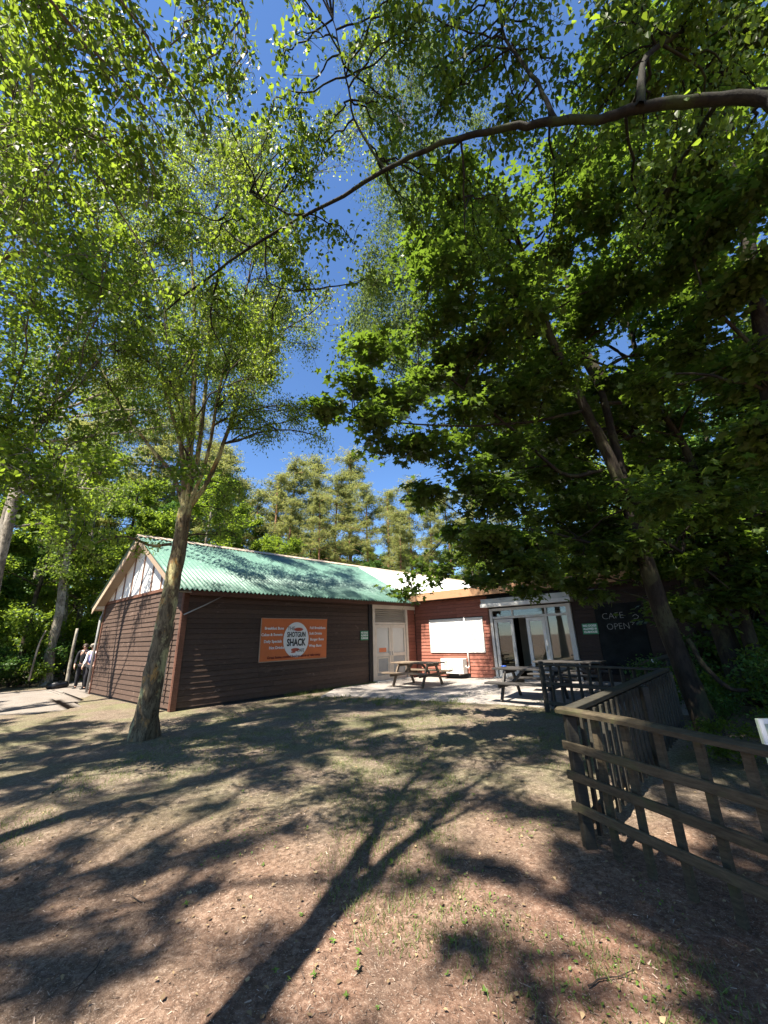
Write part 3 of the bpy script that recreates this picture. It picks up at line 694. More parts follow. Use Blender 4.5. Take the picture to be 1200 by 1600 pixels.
# blackboard with chalk writing
bbd = empty('blackboard', Fc(7.85, 0.03, 1.4), 'black board chalked CAFE OPEN on the wall behind the maple', 'board')
fpart('panel', M['blackboard'], bbd, (7.20, 8.50, 0.002, 0.03, 0.36, 2.44))
place_text(text_mesh('CAFE', 0.27, 0.001, 0.05, 0.98, -0.006), M['chalk'], bbd, Fc(7.68, 0.033, 2.06), NV, UPZ, NU, 0.03)
place_text(text_mesh('OPEN', 0.27, 0.001, 0.0, 0.92, -0.006), M['chalk'], bbd, Fc(7.78, 0.033, 1.74), NV, UPZ, NU, 0.02)
mb = MB()
ar = [(8.22, 2.02), (8.30, 2.08), (8.38, 2.02), (8.34, 1.95), (8.24, 1.95)]
for a, b_ in zip(ar[:-1], ar[1:]): mb.bar(Fc(a[0], 0.034, a[1]), Fc(b_[0], 0.034, b_[1]), 0.003, 0.014, up=UPZ)
for a, b_ in (((8.12, 1.86), (8.24, 1.84)), ((8.24, 1.845), (8.17, 1.78))): mb.bar(Fc(a[0], 0.034, a[1]), Fc(b_[0], 0.034, b_[1]), 0.003, 0.014, up=UPZ)
mb.build('chalk_arrow', M['chalk'], bbd)

# ---- air conditioner
ac = empty('air_conditioner', Fc(1.94, 0.2, 0.2), 'white air conditioning unit on the red wall under the shuttered window', 'air conditioner')
fpart('casing', M['plastic'], ac, (1.45, 2.43, 0.08, 0.38, 0.23, 0.77), bevel=0.012)
mb = MB(); cc = Fc(1.79, 0.384, 0.50)
for r_ in np.linspace(0.04, 0.23, 7):
    pth = [cc + NV * r_ * math.cos(t) + UPZ * r_ * math.sin(t) for t in np.linspace(0, 2 * math.pi, 25)]; mb.tube(pth, [0.006] * 25, 4, cap=False)
for k in range(8):
    t = k * math.pi / 4; mb.bar(cc, cc + NV * 0.235 * math.cos(t) + UPZ * 0.235 * math.sin(t), 0.008, 0.006, up=NU)
mb.build('fan_grille', M['plastic'], ac)
mb = MB(); ellipse(mb, Fc(1.79, 0.3805, 0.50), NV, NU, 0.235, 0.235, 0.001, 28); mb.build('fan_opening', M['plasticg'], ac)
for t in (1.6, 2.25): fpart('bracket', M['metal'], ac, (t, t + 0.05, 0.03, 0.40, 0.19, 0.229))
for q in range(4): fpart('louvre', M['plasticg'], ac, (2.12, 2.36, 0.3805, 0.385, 0.34 + q * 0.035, 0.352 + q * 0.035))
pipe(ac, [Fc(2.44, 0.2, 0.5), Fc(2.50, 0.15, 0.42), Fc(2.52, 0.1, 0.5)], 0.02, M['plastic'], 'hose')

# small things by the hut
mb = MB(); mb.lathe(W(-0.28, 0.30, 0.0), [(0.0, 0.0), (0.085, 0.0), (0.10, 0.26), (0.105, 0.27), (0.095, 0.27), (0.08, 0.03), (0.0, 0.03)], 16)
tag(mb.build('plant_pot', M['plastic']), 'small white plastic tub on the ground at the front corner of the hut', 'tub')
c = onz(88, 1076, 0.0); mb = MB()
mb.lathe(c, [(0.0, 0.0), (0.30, 0.0), (0.36, 0.12), (0.33, 0.22), (0.2, 0.27), (0.0, 0.26)], 12)
for k, v in enumerate(mb.v): mb.v[k] = (v[0] + 0.05 * math.sin(k * 2.1), v[1] + 0.05 * math.cos(k * 1.3), v[2] * (1 + 0.15 * math.sin(k * 0.9)))
tag(mb.build('rubbish_sack', M['black']), 'black sack lying at the edge of the gravel path', 'sack')

# ------------------------------------------------------------------ picnic tables
def picnic(matv, loc, rz, label):
    r = empty('picnic_table', loc, label, 'picnic table', 'picnic tables on the patio'); r.rotation_euler = (0, 0, rz)
    def part(nm, fn):
        mb = MB(); fn(mb); return link(nm, mb.mesh(nm, matv, (0, 0, 0), 0.004), r)
    for k in range(5): part('top_plank', lambda mb: mb.box((-0.90, -0.365 + k * 0.148, 0.705), (0.90, -0.365 + k * 0.148 + 0.140, 0.745)))
    for s_ in (-1, 1):
        for k in range(2): part('seat_plank', lambda mb: mb.box((-0.90, s_ * 0.70 - 0.145 + k * 0.148, 0.41), (0.90, s_ * 0.70 - 0.145 + k * 0.148 + 0.14, 0.45)))
    for x in (-0.60, 0.60):
        for s_ in (-1, 1): part('leg', lambda mb: mb.bar((x, s_ * 0.60, 0.0), (x, s_ * 0.22, 0.704), 0.045, 0.095, up=(0, 1, 0)))
        part('seat_bearer', lambda mb: mb.bar((x + 0.046, -0.80, 0.362), (x + 0.046, 0.80, 0.362), 0.045, 0.09))
        part('top_bearer', lambda mb: mb.bar((x + 0.046, -0.35, 0.658), (x + 0.046, 0.35, 0.658), 0.045, 0.088))
        sx = 1 if x < 0 else -1
        part('brace', lambda mb: mb.bar((x + sx * 0.09, 0, 0.40), (x + sx * 0.42, 0, 0.70), 0.045, 0.07))
    return r
rzf = math.atan2(-DV[1], -DV[0])
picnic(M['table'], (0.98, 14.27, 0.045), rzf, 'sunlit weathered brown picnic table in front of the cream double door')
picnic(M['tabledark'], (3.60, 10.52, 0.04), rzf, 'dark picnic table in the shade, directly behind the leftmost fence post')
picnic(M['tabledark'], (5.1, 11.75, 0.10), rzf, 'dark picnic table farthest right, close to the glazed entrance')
mb = MB(); c = W(0, 0, 0) * 0 + np.array([3.05, 10.98, 0.786]); mb.lathe(c, [(0.0, 0.0), (0.05, 0.0), (0.075, 0.02), (0.06, 0.035), (0.0, 0.04)], 12)
tag(mb.build('ash_tray', mat_plain('blue_plastic', (0.03, 0.08, 0.35), 0.4)), 'small blue dish on the end of the shaded picnic table', 'dish')

# ------------------------------------------------------------------ fence
fence = empty('ramp_fence', (3.35, 9.12, 0), 'dark wooden fence with rails and balusters zigzagging beside the patio ramp', 'fence')
FA, FC_, FD, FE = np.array([3.35, 9.12]), np.array([4.72, 7.10]), np.array([1.51, 3.67]), np.array([2.62, 1.08])
def g0(p): return float(gz(p[0], p[1]))
def P3(p, z): return np.array([p[0], p[1], z])
def rail(a, b_, z0, z1, w, h, mat, nm='rail', parent=fence):
    mb = MB(); mb.bar(P3(a, z0), P3(b_, z1), w, h); return mb.build(nm, mat, parent, 0.005)
def lerp(a, b_, t): return a * (1 - t) + b_ * t
# A-C : facing the patio
rail(FA, FC_, 0.955, 0.955, 0.10, 0.035, M['fence'], 'top_rail'); rail(lerp(FA, FC_, .03), lerp(FA, FC_, .97), 0.58, 0.58, 0.035, 0.06, M['fence']); rail(lerp(FA, FC_, .03), lerp(FA, FC_, .97), 0.20, 0.20, 0.035, 0.07, M['fence'])
for t in np.linspace(0.08, 0.95, 11): mb = MB(); p = lerp(FA, FC_, t) + np.array([0.03, 0.03]); mb.bar(P3(p, 0.08), P3(p, 0.935), 0.04, 0.045, up=(1, 0, 0)); mb.build('baluster', M['fence'], fence)
# C-D : ramp side, close balusters
rail(FC_, FD, 0.965, 0.965, 0.11, 0.045, M['fence'], 'top_rail'); rail(lerp(FC_, FD, .02), lerp(FC_, FD, .98), 0.18, 0.16, 0.04, 0.08, M['fence'])
rail(lerp(FC_, FD, .02), lerp(FC_, FD, .98), 0.87, 0.87, 0.035, 0.09, M['fence'])
for t in np.linspace(0.05, 0.97, 24): mb = MB(); p = lerp(FC_, FD, t) + np.array([0.045, -0.04]); mb.bar(P3(p, 0.06), P3(p, 0.93), 0.028, 0.045, up=(0.7, 0.7, 0)); mb.build('baluster', M['fence'], fence)
# D-E : near side, four rails
dd = (FE - FD) / np.linalg.norm(FE - FD); nn = np.array([dd[1], -dd[0]]) * -1
mb = MB(); qs = [P3(lerp(FD, FE, t) - dd * 0.08 * (1 - t) + nn * 0.004 * math.sin(13 * t), 0.965 + 0.007 * math.sin(9 * t)) for t in np.linspace(0, 1, 14)]
V = []; F = []; sec = [(-.052, -.022), (.052, -.022), (.054, .006), (.030, .024), (-.026, .026), (-.054, .008)]
for k, q in enumerate(qs):
    for x, z in sec: V.append(q + P3(nn * x * (1 + .05 * math.sin(3.1 * k)), 0) + [0, 0, z * (1 + .10 * math.sin(2.3 * k + x * 40))])
for k in range(13):
    for c_ in range(6): F.append((k * 6 + c_, (k + 1) * 6 + c_, (k + 1) * 6 + (c_ + 1) % 6, k * 6 + (c_ + 1) % 6))
F += [tuple(range(6)), tuple(range(78, 84))[::-1]]; mb.add(V, F); mb.build('top_rail', M['fencel'], fence)
for z in (0.715, 0.50, 0.285):
    a = FD + nn * -0.055; b_ = FE + nn * -0.055
    rail(a - dd * 0.04, b_, z, z - 0.015, 0.028, 0.062, M['fencel'])
for t in np.linspace(0.085, 0.98, 11): mb = MB(); p = lerp(FD, FE, t) + nn * 0.03; mb.bar(P3(p, 0.02), P3(p, 0.93), 0.038, 0.045, up=(dd[0], dd[1], 0)); mb.build('baluster', M['fencel'], fence)
for p in (FA, FC_ + np.array([0.03, 0.0]), lerp(FC_, FD, 0.5) + np.array([0.08, -0.07]), FD + nn * 0.02, lerp(FD, FE, 0.66) + nn * 0.09):
    mb = MB(); h = 1.02 if p is FA else 0.93; z0 = g0(p) - 0.1
    mb.box((p[0] - 0.042, p[1] - 0.042, z0), (p[0] + 0.042, p[1] + 0.042, h)); mb.build('post', M['fence'], fence, 0.008)
# log handrail by the cafe wall
lh = empty('log_handrail', at(1020, 1030, 10.2) * np.array([1, 1, 0]), 'short round log handrail on posts beside the dark cafe wall', 'handrail')
a, b_ = at(995, 1040, 10.6), at(1048, 1025, 9.6)
mb = MB(); mb.tube([a, lerp(a, b_, .5) + [0, 0, .01], b_], [0.06, 0.06, 0.055], 10); mb.build('rail', M['fence'], lh)
for t in (0.08, 0.9): mb = MB(); p = lerp(a, b_, t); mb.tube([p * [1, 1, 0], p - [0, 0, .05]], [0.045, 0.045], 8); mb.build('post', M['fence'], lh)
mb = MB(); p = lerp(a, b_, 0.52); q = lerp(a, b_, 0.55); mb.tube([p, q], [0.066, 0.066], 10); mb.build('band', M['plastic'], lh)
# pale board at the right edge
bp = at(1204, 1190, 3.1); sg = empty('pale_board', bp * [1, 1, 0], 'pale green painted board on a stake at the right edge behind the fence', 'board')
mb = MB(); c = at(1233, 1182, 3.1); mb.box((c[0] - 0.155, c[1] - 0.012, c[2] - 0.30), (c[0] + 0.155, c[1] + 0.012, c[2] + 0.24)); mb.build('panel', mat_plain('pale_green_paint', (0.46, 0.52, 0.38), 0.6), sg, 0.004)
mb = MB()
for (x0, x1, z0, z1) in ((-0.155, -0.125, -0.30, 0.24), (0.125, 0.155, -0.30, 0.24), (-0.124, 0.124, 0.21, 0.24), (-0.124, 0.124, -0.30, -0.27)): mb.box((c[0] + x0, c[1] - 0.024, c[2] + z0), (c[0] + x1, c[1] - 0.013, c[2] + z1))
mb.build('frame', M['white'], sg)
mb = MB(); mb.box((c[0] - 0.03, c[1] + 0.013, 0), (c[0] + 0.03, c[1] + 0.05, c[2] + 0.1)); mb.build('stake', M['fence'], sg)
# slatted shed deep in the shade on the right
A, B_ = at(1075, 1010, 13.0), at(1182, 1012, 12.0); A[2] = B_[2] = 0
sh = empty('slatted_shed', (A + B_) / 2, 'dark slatted timber shed half hidden in the trees at the right', 'shed')
dn = (B_ - A) / np.linalg.norm(B_ - A); nb = np.array([dn[1], -dn[0], 0]);
for q in range(10):
    mb = MB(); z = 0.25 + q * 0.24; mb.bar(A + [0, 0, z], B_ + [0, 0, z], 0.03, 0.17); mb.build('slat', M['tabledark'], sh)
for p in (A, (A + B_) / 2, B_):
    mb = MB(); mb.bar(p - nb * 0.08, p - nb * 0.08 + [0, 0, 2.7], 0.1, 0.1, up=(0, 1, 0)); mb.build('post', M['fence'], sh)
mb = MB(); q = [A + nb * 0.4 - dn * 0.3 + [0, 0, 2.62], B_ + nb * 0.4 + dn * 0.3 + [0, 0, 2.62], B_ - nb * 2.4 + dn * 0.3 + [0, 0, 2.95], A - nb * 2.4 - dn * 0.3 + [0, 0, 2.95]]
mb.hexa(q + [p + [0, 0, 0.06] for p in q]); mb.build('roof', M['grey'], sh)
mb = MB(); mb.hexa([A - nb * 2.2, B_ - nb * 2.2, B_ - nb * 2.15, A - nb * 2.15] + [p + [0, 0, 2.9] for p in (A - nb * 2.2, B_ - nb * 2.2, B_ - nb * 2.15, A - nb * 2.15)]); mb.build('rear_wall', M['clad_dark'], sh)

# ------------------------------------------------------------------ leaves and trees
LT = {
 'birch': (np.array([(0, 0, 0), (.22, .34, .05), (.55, .25, .04), (1, 0, -.05), (.55, -.25, .04), (.22, -.34, .05)]), [(0, 1, 2, 3), (0, 3, 4, 5)]),
 'oval': (np.array([(0, 0, 0), (.4, .28, .05), (1, 0, -.06), (.4, -.28, .05)]), [(0, 1, 2, 3)]),
 'maple': (np.array([(.36, 0, 0), (0, 0, 0), (-.04, .36, -.03), (.22, .21, .02), (.58, .52, -.05), (.56, .17, .02), (1, 0, -.08), (.56, -.17, .02), (.58, -.52, -.05), (.22, -.21, .02), (-.04, -.36, -.03)]),
           [(0, k, k + 1) for k in range(1, 10)] + [(0, 10, 1)]),
 'star': (np.array([(0, 0, 0), (.06, .40, -.03), (.38, .2, .02), (.60, .50, -.05), (1, 0, -.08), (.60, -.50, -.05), (.38, -.2, .02), (.06, -.40, -.03)]), [(0, 1, 2, 3, 4, 5, 6, 7)]),
 'needle': (np.array([(0, -.10, 0), (1, -.02, .03), (1, .06, 0), (0, .10, 0)]), [(0, 1, 2, 3)]),
}
def leaf_axes(n, mode, out=None):
    r = rng.normal(size=(n, 3))
    if mode == 'droop':   ax = r * 0.55 + np.array([0, 0, -0.9])
    elif mode == 'flat':  ax = r * np.array([1, 1, 0.25]) + np.array([0, 0, -0.35]) + (out * 0.8 if out is not None else 0)
    else:                 ax = r * np.array([1, 1, 0.7]) + np.array([0, 0, -0.25])
    ax /= np.linalg.norm(ax, axis=1)[:, None]
    if mode == 'flat':    nr = rng.normal(size=(n, 3)) * 0.38 + np.array([0, 0, 1])
    elif mode == 'droop': nr = rng.normal(size=(n, 3)) + np.array([0, 0, .15])
    else:                 nr = rng.normal(size=(n, 3)) * 0.75 + np.array([0, 0, .8])
    y = np.cross(nr, ax); y /= np.linalg.norm(y, axis=1)[:, None] + 1e-9
    return ax, y, np.cross(ax, y)
LEAFMESH = {}
def leaf_parts(parent, kind, mat, P, ax, ay, az, S, sel):
    key = (kind, mat.name)
    if key not in LEAFMESH:
        T, F = LT[kind]; me = bpy.data.meshes.new('leaf'); me.from_pydata([tuple(v) for v in T], [], F); me.materials.append(mat); LEAFMESH[key] = me
    b = world_base(parent)
    for k in sel:
        o = bpy.data.objects.new('leaf', LEAFMESH[key]); COL.objects.link(o); o.parent = parent
        p = P[k] - b; s = S[k]
        o.matrix_local = Matrix(((ax[k, 0] * s, ay[k, 0] * s, az[k, 0] * s, p[0]), (ax[k, 1] * s, ay[k, 1] * s, az[k, 1] * s, p[1]), (ax[k, 2] * s, ay[k, 2] * s, az[k, 2] * s, p[2]), (0, 0, 0, 1)))
def leaves_obj(name, parent, kind, mat, P, S, mode, out=None, parts=0):
    n = len(P); ax, ay, az = leaf_axes(n, mode, out); b = world_base(parent)
    keep = np.ones(n, bool)
    if parts:
        d, px, py = depth_px(P); vis = (d > 0.3) & (px > 5) & (px < 1195) & (py > 5) & (py < 1595)
        size = np.where(vis, S / np.maximum(d, 0.3), 0)
        sel = np.argsort(-size)[:parts]; sel = sel[size[sel] > 0]
        leaf_parts(parent, kind, mat, P, ax, ay, az, S, sel); keep[sel] = False
    P, S, ax, ay, az = P[keep], S[keep], ax[keep], ay[keep], az[keep]; n = len(P)
    T, F = LT[kind]; k = len(T)
    V = P[:, None] - b + (ax[:, None] * T[None, :, 0:1] + ay[:, None] * T[None, :, 1:2] + az[:, None] * T[None, :, 2:3]) * S[:, None, None]
    FF = (np.arange(n) * k)[:, None, None] + np.array(F)[None]
    o = link(name, mesh_np(name, V, FF.reshape(-1, len(F[0])), mat), parent); o['kind'] = 'stuff'
    return o

def make_tree(name, label, cat, base, stems, lobes, kind, leafmat, barkmat, leaf, mode='rand', group=None, per=24, parts=0, twig_r=0.006, droop=0.0, sides=9, twigsides=3, branch_r=0.35, spread=0.12):
    """stems: (points, r0, r1); lobes: (centre, radii, number of leaves)"""
    base = np.array(base, float); t = empty(name, base, label, cat, group)
    smp = []; first = True
    for pts, r0, r1 in stems:
        n = max(6, int(len(pts) * 4)); P = smooth_path(pts, n, 0.006 if len(pts) > 2 else 0); s = np.linspace(0, 1, n); R = r0 * (1 - s) + r1 * s
        if first: R = R * (1 + 0.40 * np.exp(-s * n / 1.6)); P[0, 2] -= 0.15
        V, F = tube_np(P, R, sides if r0 > 0.05 else 6, 0.035 if r0 > 0.05 else 0)
        if first and sides >= 12:
            V = V.reshape(n, sides, 3); th = np.arange(sides) * 2 * math.pi / sides
            V = (P[:, None] + (V - P[:, None]) * (1 + (0.17 * np.exp(-s * n / 1.3))[:, None] * np.clip(np.cos(th * 4 + .7) + .4 * np.cos(th * 7), -.6, 1.2)[None])[..., None] + np.array([0, 0, 0])).reshape(-1, 3)
        me = mesh_np('trunk' if first else 'limb', V - base, F, barkmat, True); link('trunk' if first else 'limb', me, t)
        lo = n // 3 if first else 1
        for q in range(lo, n): smp.append((*P[q], R[q]))
        first = False
    smp = np.array(smp); BV = []; BF = []; nb_ = 0; TP = []; LPs = []; LO = []
    def push(V, F):
        nonlocal nb_
        BV.append(V); BF.append(F + nb_); nb_ += len(V)
    for c, rad, nl in lobes:
        c = np.array(c, float); rad = np.array(rad, float) * np.ones(3)
        d = np.linalg.norm(smp[:, :3] - c, axis=1); cost = d + 0.6 * np.clip(smp[:, 2] - c[2] + 0.2 * d, 0, None)
        a = smp[np.argmin(cost)]; A0 = a[:3]; L = np.linalg.norm(c - A0) + 1e-6
        mid = (A0 + c) / 2 + np.array([0, 0, 0.10 * L]) + rng.normal(size=3) * 0.07 * L
        end = c + (c - A0) / L * rad.mean() * 0.5 + np.array([0, 0, -droop * rad[2]])
        B = smooth_path([A0, mid, c, end], 12, 0.02 * L ** 0.5); rr = max(0.010, min(a[3] * 0.6, branch_r * 0.05 * L))
        R = np.linspace(rr, 0.005, 12); V, F = tube_np(B, R, 5); push(V, F)
        nt_ = max(3, nl // per); st = B[rng.integers(4, 12, nt_)]
        dirs = rng.normal(size=(nt_, 3)); dirs /= np.linalg.norm(dirs, axis=1)[:, None]
        tips = c + dirs * rad * (rng.random(nt_)[:, None] ** 0.45); tips[:, 2] -= droop * rad[2] * rng.random(nt_)
        mids = (st + tips) / 2 + rng.normal(size=(nt_, 3)) * 0.08 * rad; mids[:, 2] += 0.15 * rad[2]
        s = np.linspace(0, 1, 5)[None, :, None]
        TW = st[:, None] * (1 - s) ** 2 + 2 * mids[:, None] * s * (1 - s) + tips[:, None] * s * s
        TP.append(TW)
        k = nl; ti = rng.integers(0, nt_, k); tt = rng.random(k) ** 0.7
        i0 = np.minimum((tt * 4).astype(int), 3); f = (tt * 4 - i0)[:, None]
        p = TW[ti, i0] * (1 - f) + TW[ti, i0 + 1] * f + rng.normal(size=(k, 3)) * spread * (rad.mean() ** 0.5) * np.array([1, 1, 0.45 if mode == 'flat' else 0.9])
        LPs.append(p); o_ = tips[ti] - st[ti]; LO.append(o_ / (np.linalg.norm(o_, axis=1)[:, None] + 1e-6))
    if TP:
        TW = np.concatenate(TP); TW = TW[:, ::2]; R = np.linspace(twig_r, twig_r * 0.35, 3)[None] * np.ones((len(TW), 1))
        V, F = tubes_batch(TW, R, twigsides); push(V, F)
        br = link('branches', mesh_np('branches', np.concatenate(BV) - base, np.concatenate(BF), barkmat if barkmat is not M['bark_birch'] else M['twig'], True), t); br['kind'] = 'stuff'
        LP = np.concatenate(LPs); S = leaf * rng.uniform(0.65, 1.2, len(LP))
        leaves_obj('crown', t, kind, leafmat, LP, S, mode, np.concatenate(LO), parts)
    return t
def ell_lobes(c, rad, n, lr, nl, shell=0.5):
    d = rng.normal(size=(n, 3)); d /= np.linalg.norm(d, axis=1)[:, None]; r = rng.uniform(shell, 1, n)[:, None]
    P = np.array(c) + d * np.array(rad) * r
    return [(p, np.array(lr) * rng.uniform(0.7, 1.25), int(nl * rng.uniform(0.7, 1.3))) for p in P]
def dens(lobes, k, jit=0.9, grow=1.0, leaves=1.0):
    out = []
    for c, r_, n_ in lobes:
        r_ = np.array(r_, float) * np.ones(3)
        for q in range(k): out.append((np.array(c) + (rng.normal(size=3) * r_ * jit if q else 0), r_ * grow * rng.uniform(.8, 1.2), int(n_ * leaves)))
    return out
def px_lobes(spec):      # (x, y, Y, radius, leaves): where this clump of the crown was measured from the photograph
    return [(at(x, y, Y), r, n) for x, y, Y, r, n in spec]

# ---- the birch that stands in front of the hut
YB = 7.85
def st(*p): return [at(*q) for q in p]
def ell_px(cx, cy, rx, ry, y0, y1, n, r, nl):
    out = []
    for k in range(n):
        a = rng.uniform(0, 2 * math.pi); q = math.sqrt(rng.uniform(0.02, 1)); out.append((cx + rx * q * math.cos(a), cy + ry * q * math.sin(a), rng.uniform(y0, y1), r * rng.uniform(.75, 1.25), int(nl * rng.uniform(.7, 1.3))))
    return out
fork = at(289, 795, YB)
stems = [([onz(224, 1150), at(236, 1075, YB), at(252, 1000, YB), at(266, 930, YB), at(279, 860, YB), fork], 0.19, 0.13),
    (st((288, 800, YB), (268, 740, 7.8), (205, 660, 7.6), (155, 570, 7.4), (125, 500, 7.2)), 0.055, 0.012),
    (st((288, 800, YB), (283, 700, 7.7), (255, 600, 7.4), (225, 480, 7.0), (205, 390, 6.6)), 0.06, 0.012),
    (st((289, 800, YB), (300, 660, 7.9), (304, 530, 7.9), (300, 400, 7.7), (292, 300, 7.3)), 0.085, 0.015),
    (st((289, 800, YB), (312, 690, 8.0), (326, 560, 8.1), (342, 440, 7.8), (335, 330, 7.4)), 0.065, 0.012),
    (st((291, 800, YB), (330, 740, 8.1), (368, 640, 8.3), (398, 560, 8.4), (420, 470, 8.4)), 0.065, 0.012),
    (st((290, 800, YB), (322, 720, 7.8), (345, 600, 7.5), (378, 480, 7.2), (402, 370, 6.8)), 0.05, 0.010),
    (st((290, 800, YB), (296, 700, 7.4), (270, 580, 6.8), (255, 450, 6.3)), 0.045, 0.010),
    (st((268, 850, YB), (235, 852, 7.6), (195, 838, 7.3), (150, 848, 7.1), (110, 862, 6.9)), 0.035, 0.010)]
lob = px_lobes(ell_px(315, 400, 155, 215, 5.6, 8.6, 46, 0.62, 620) + ell_px(190, 520, 90, 120, 6.0, 8.0, 10, 0.6, 500) + ell_px(400, 610, 80, 80, 7.6, 9.2, 10, 0.55, 420) + ell_px(330, 300, 120, 90, 5.6, 7.6, 14, 0.6, 600) +
    [(120, 850, 6.9, .35, 130), (170, 835, 7.2, .32, 110), (215, 850, 7.4, .28, 80), (330, 830, 8.0, .3, 60), (355, 800, 8.6, .5, 260), (375, 770, 8.9, .6, 300), (350, 740, 8.3, .45, 200)])
lob = dens(lob, 2, 1.0, 1.0, 1.15)
make_tree('birch_tree', 'lichen-barked birch with many stems growing in front of the hut gable', 'birch tree', onz(224, 1150), stems, lob, 'oval', M['birchy'], M['bark_birch'], 0.062, 'droop', per=22, droop=0.35, sides=14)

# ---- overhanging birch whose forked trunk, just left of the camera, throws the long shadow
stems = [([(-1.40, 0.62, 0), (-1.65, 0.68, 1.5), (-1.95, 0.70, 3), (-2.35, 0.58, 5)], 0.14, 0.11),
    ([(-2.35, 0.58, 5), (-2.45, 0.75, 7), (-2.58, 0.95, 9), (-2.5, 1.3, 12)], 0.085, 0.03), ([(-2.35, 0.58, 5), (-2.75, 0.85, 7), (-3.2, 1.2, 9), (-3.6, 1.8, 12)], 0.085, 0.03),
    ([(-2.45, 0.75, 7), (-1.9, 1.3, 7.6), (-1.2, 2.0, 7.4)], 0.04, 0.012), ([(-2.5, 0.7, 6.2), (-2.7, 1.5, 6.8), (-3.0, 2.4, 6.4)], 0.04, 0.012)]
lob = px_lobes([(40, 30, 1.6, .45, 190), (130, 40, 1.7, .42, 190), (210, 30, 1.7, .40, 170), (300, 30, 1.8, .38, 140), (80, 120, 1.9, .45, 210), (170, 120, 2.0, .42, 190), (250, 120, 2.0, .36, 130), (330, 90, 2.0, .30, 80), (30, 190, 2.1, .5, 220),
    (120, 210, 2.3, .5, 220), (200, 220, 2.4, .42, 150), (310, 190, 2.2, .32, 70), (370, 50, 2.1, .26, 50), (60, 290, 2.7, .5, 200), (150, 300, 2.9, .5, 180), (240, 190, 2.1, .3, 90), (5, 90, 1.7, .45, 170), (20, 330, 3.0, .5, 180)])
lob = dens(lob, 2, 1.0, 1.0, 1.35) + ell_lobes((-2.9, 1.2, 12.2), (2.2, 2.2, 2.0), 6, 0.5, 260)
make_tree('overhanging_birch', 'birch overhead with heart-shaped leaves hanging into the top left corner', 'birch tree', (-1.40, 0.62, 0), stems, lob, 'birch', M['birch'], M['bark_grey'], 0.064, 'droop', per=16, parts=300, droop=0.8, twig_r=0.004, branch_r=0.055)

# ---- tree on the right whose mossy bough arches right across the sky
bough = [np.array([4.75, 1.0, 4.9])] + st((1290, 165, 1.75), (1190, 152, 1.85), (1080, 158, 1.95), (985, 172, 2.05), (950, 182, 2.1), (865, 190, 2.2), (800, 199, 2.3), (730, 214, 2.4)) + [EYEP + 5.05 * np.array([.10, .475, .87]), EYEP + 5.4 * np.array([-.03, .52, .85]), EYEP + 6.0 * np.array([-.25, .58, .78]), EYEP + 6.6 * np.array([-.38, .61, .70]), EYEP + 7.1 * np.array([-.46, .62, .63])]
stems = [([(4.7, 0.9, 0), (4.75, 0.95, 3), (4.8, 1.05, 6), (4.5, 1.3, 9), (4.3, 1.6, 12)], 0.22, 0.06), (bough, 0.055, 0.009),
    (st((1000, 165, 2.0), (1010, 90, 2.0), (1080, 40, 2.1), (1150, -20, 2.2)), 0.035, 0.01), (st((870, 190, 2.2), (840, 130, 2.2), (790, 60, 2.2), (770, -30, 2.1)), 0.025, 0.008),
    (st((470, 335, 3.2), (440, 330, 3.3), (390, 300, 3.3)), 0.02, 0.006), (st((390, 385, 3.5), (365, 370, 3.6), (340, 345, 3.7)), 0.016, 0.006), (st((340, 430, 3.9), (330, 500, 4.1), (360, 570, 4.4)), 0.014, 0.005),
    (st((720, 215, 2.4), (725, 300, 2.7), (728, 390, 3.0)), 0.012, 0.005), (st((415, 370, 3.4), (420, 440, 3.6), (465, 455, 3.8)), 0.012, 0.005), (st((600, 262, 2.7), (560, 200, 2.6), (540, 120, 2.4), (520, 30, 2.2)), 0.016, 0.006)]
lob = px_lobes([(420, 190, 2.9, .34, 90), (470, 150, 2.7, .36, 100), (440, 260, 3.2, .36, 110), (500, 240, 2.9, .34, 100), (480, 340, 3.4, .36, 120), (420, 320, 3.5, .4, 140), (450, 420, 3.9, .42, 150), (360, 330, 3.8, .4, 150), (330, 400, 4.1, .45, 170), (270, 450, 4.6, .45, 170), (300, 530, 5.0, .45, 150), (380, 470, 4.4, .42, 140), (600, 150, 2.5, .3, 80), (560, 60, 2.2, .34, 100), (640, 60, 2.2, .36, 120), (490, 50, 2.2, .30, 60),
    (700, 40, 2.3, .4, 150), (760, 100, 2.5, .42, 170), (700, 150, 2.6, .38, 140), (830, 40, 2.3, .42, 170), (880, 110, 2.5, .42, 170), (960, 40, 2.2, .42, 170), (980, 110, 2.4, .42, 170), (1060, 70, 2.2, .42, 170), (1140, 40, 2.1, .42, 170), (1150, 110, 2.2, .4, 150), (800, 200, 2.7, .42, 160), (680, 260, 3.0, .4, 140), (760, 290, 3.2, .42, 140), (900, 220, 2.8, .42, 160), (1000, 230, 2.7, .42, 160), (1090, 210, 2.6, .42, 160), (640, 340, 3.4, .3, 70)]) + ell_lobes((4.6, 1.2, 11.5), (2.4, 2.4, 2.0), 8, 0.9, 420) + ell_lobes((1.4, 1.6, 12.2), (3.0, 1.4, 1.5), 20, 0.7, 330, .2)  # last clumps hang unseen overhead, added to shade the maple
lob = dens(lob, 3, 1.0, 1.0, 1.2)
make_tree('arching_tree', 'tree past the right edge with a dark mossy bough arching over to the left', 'tree', (4.7, 0.9, 0), stems, lob, 'birch', M['beech'], M['bark_moss'], 0.068, 'droop', per=16, parts=300, droop=0.5, twig_r=0.004, sides=12)

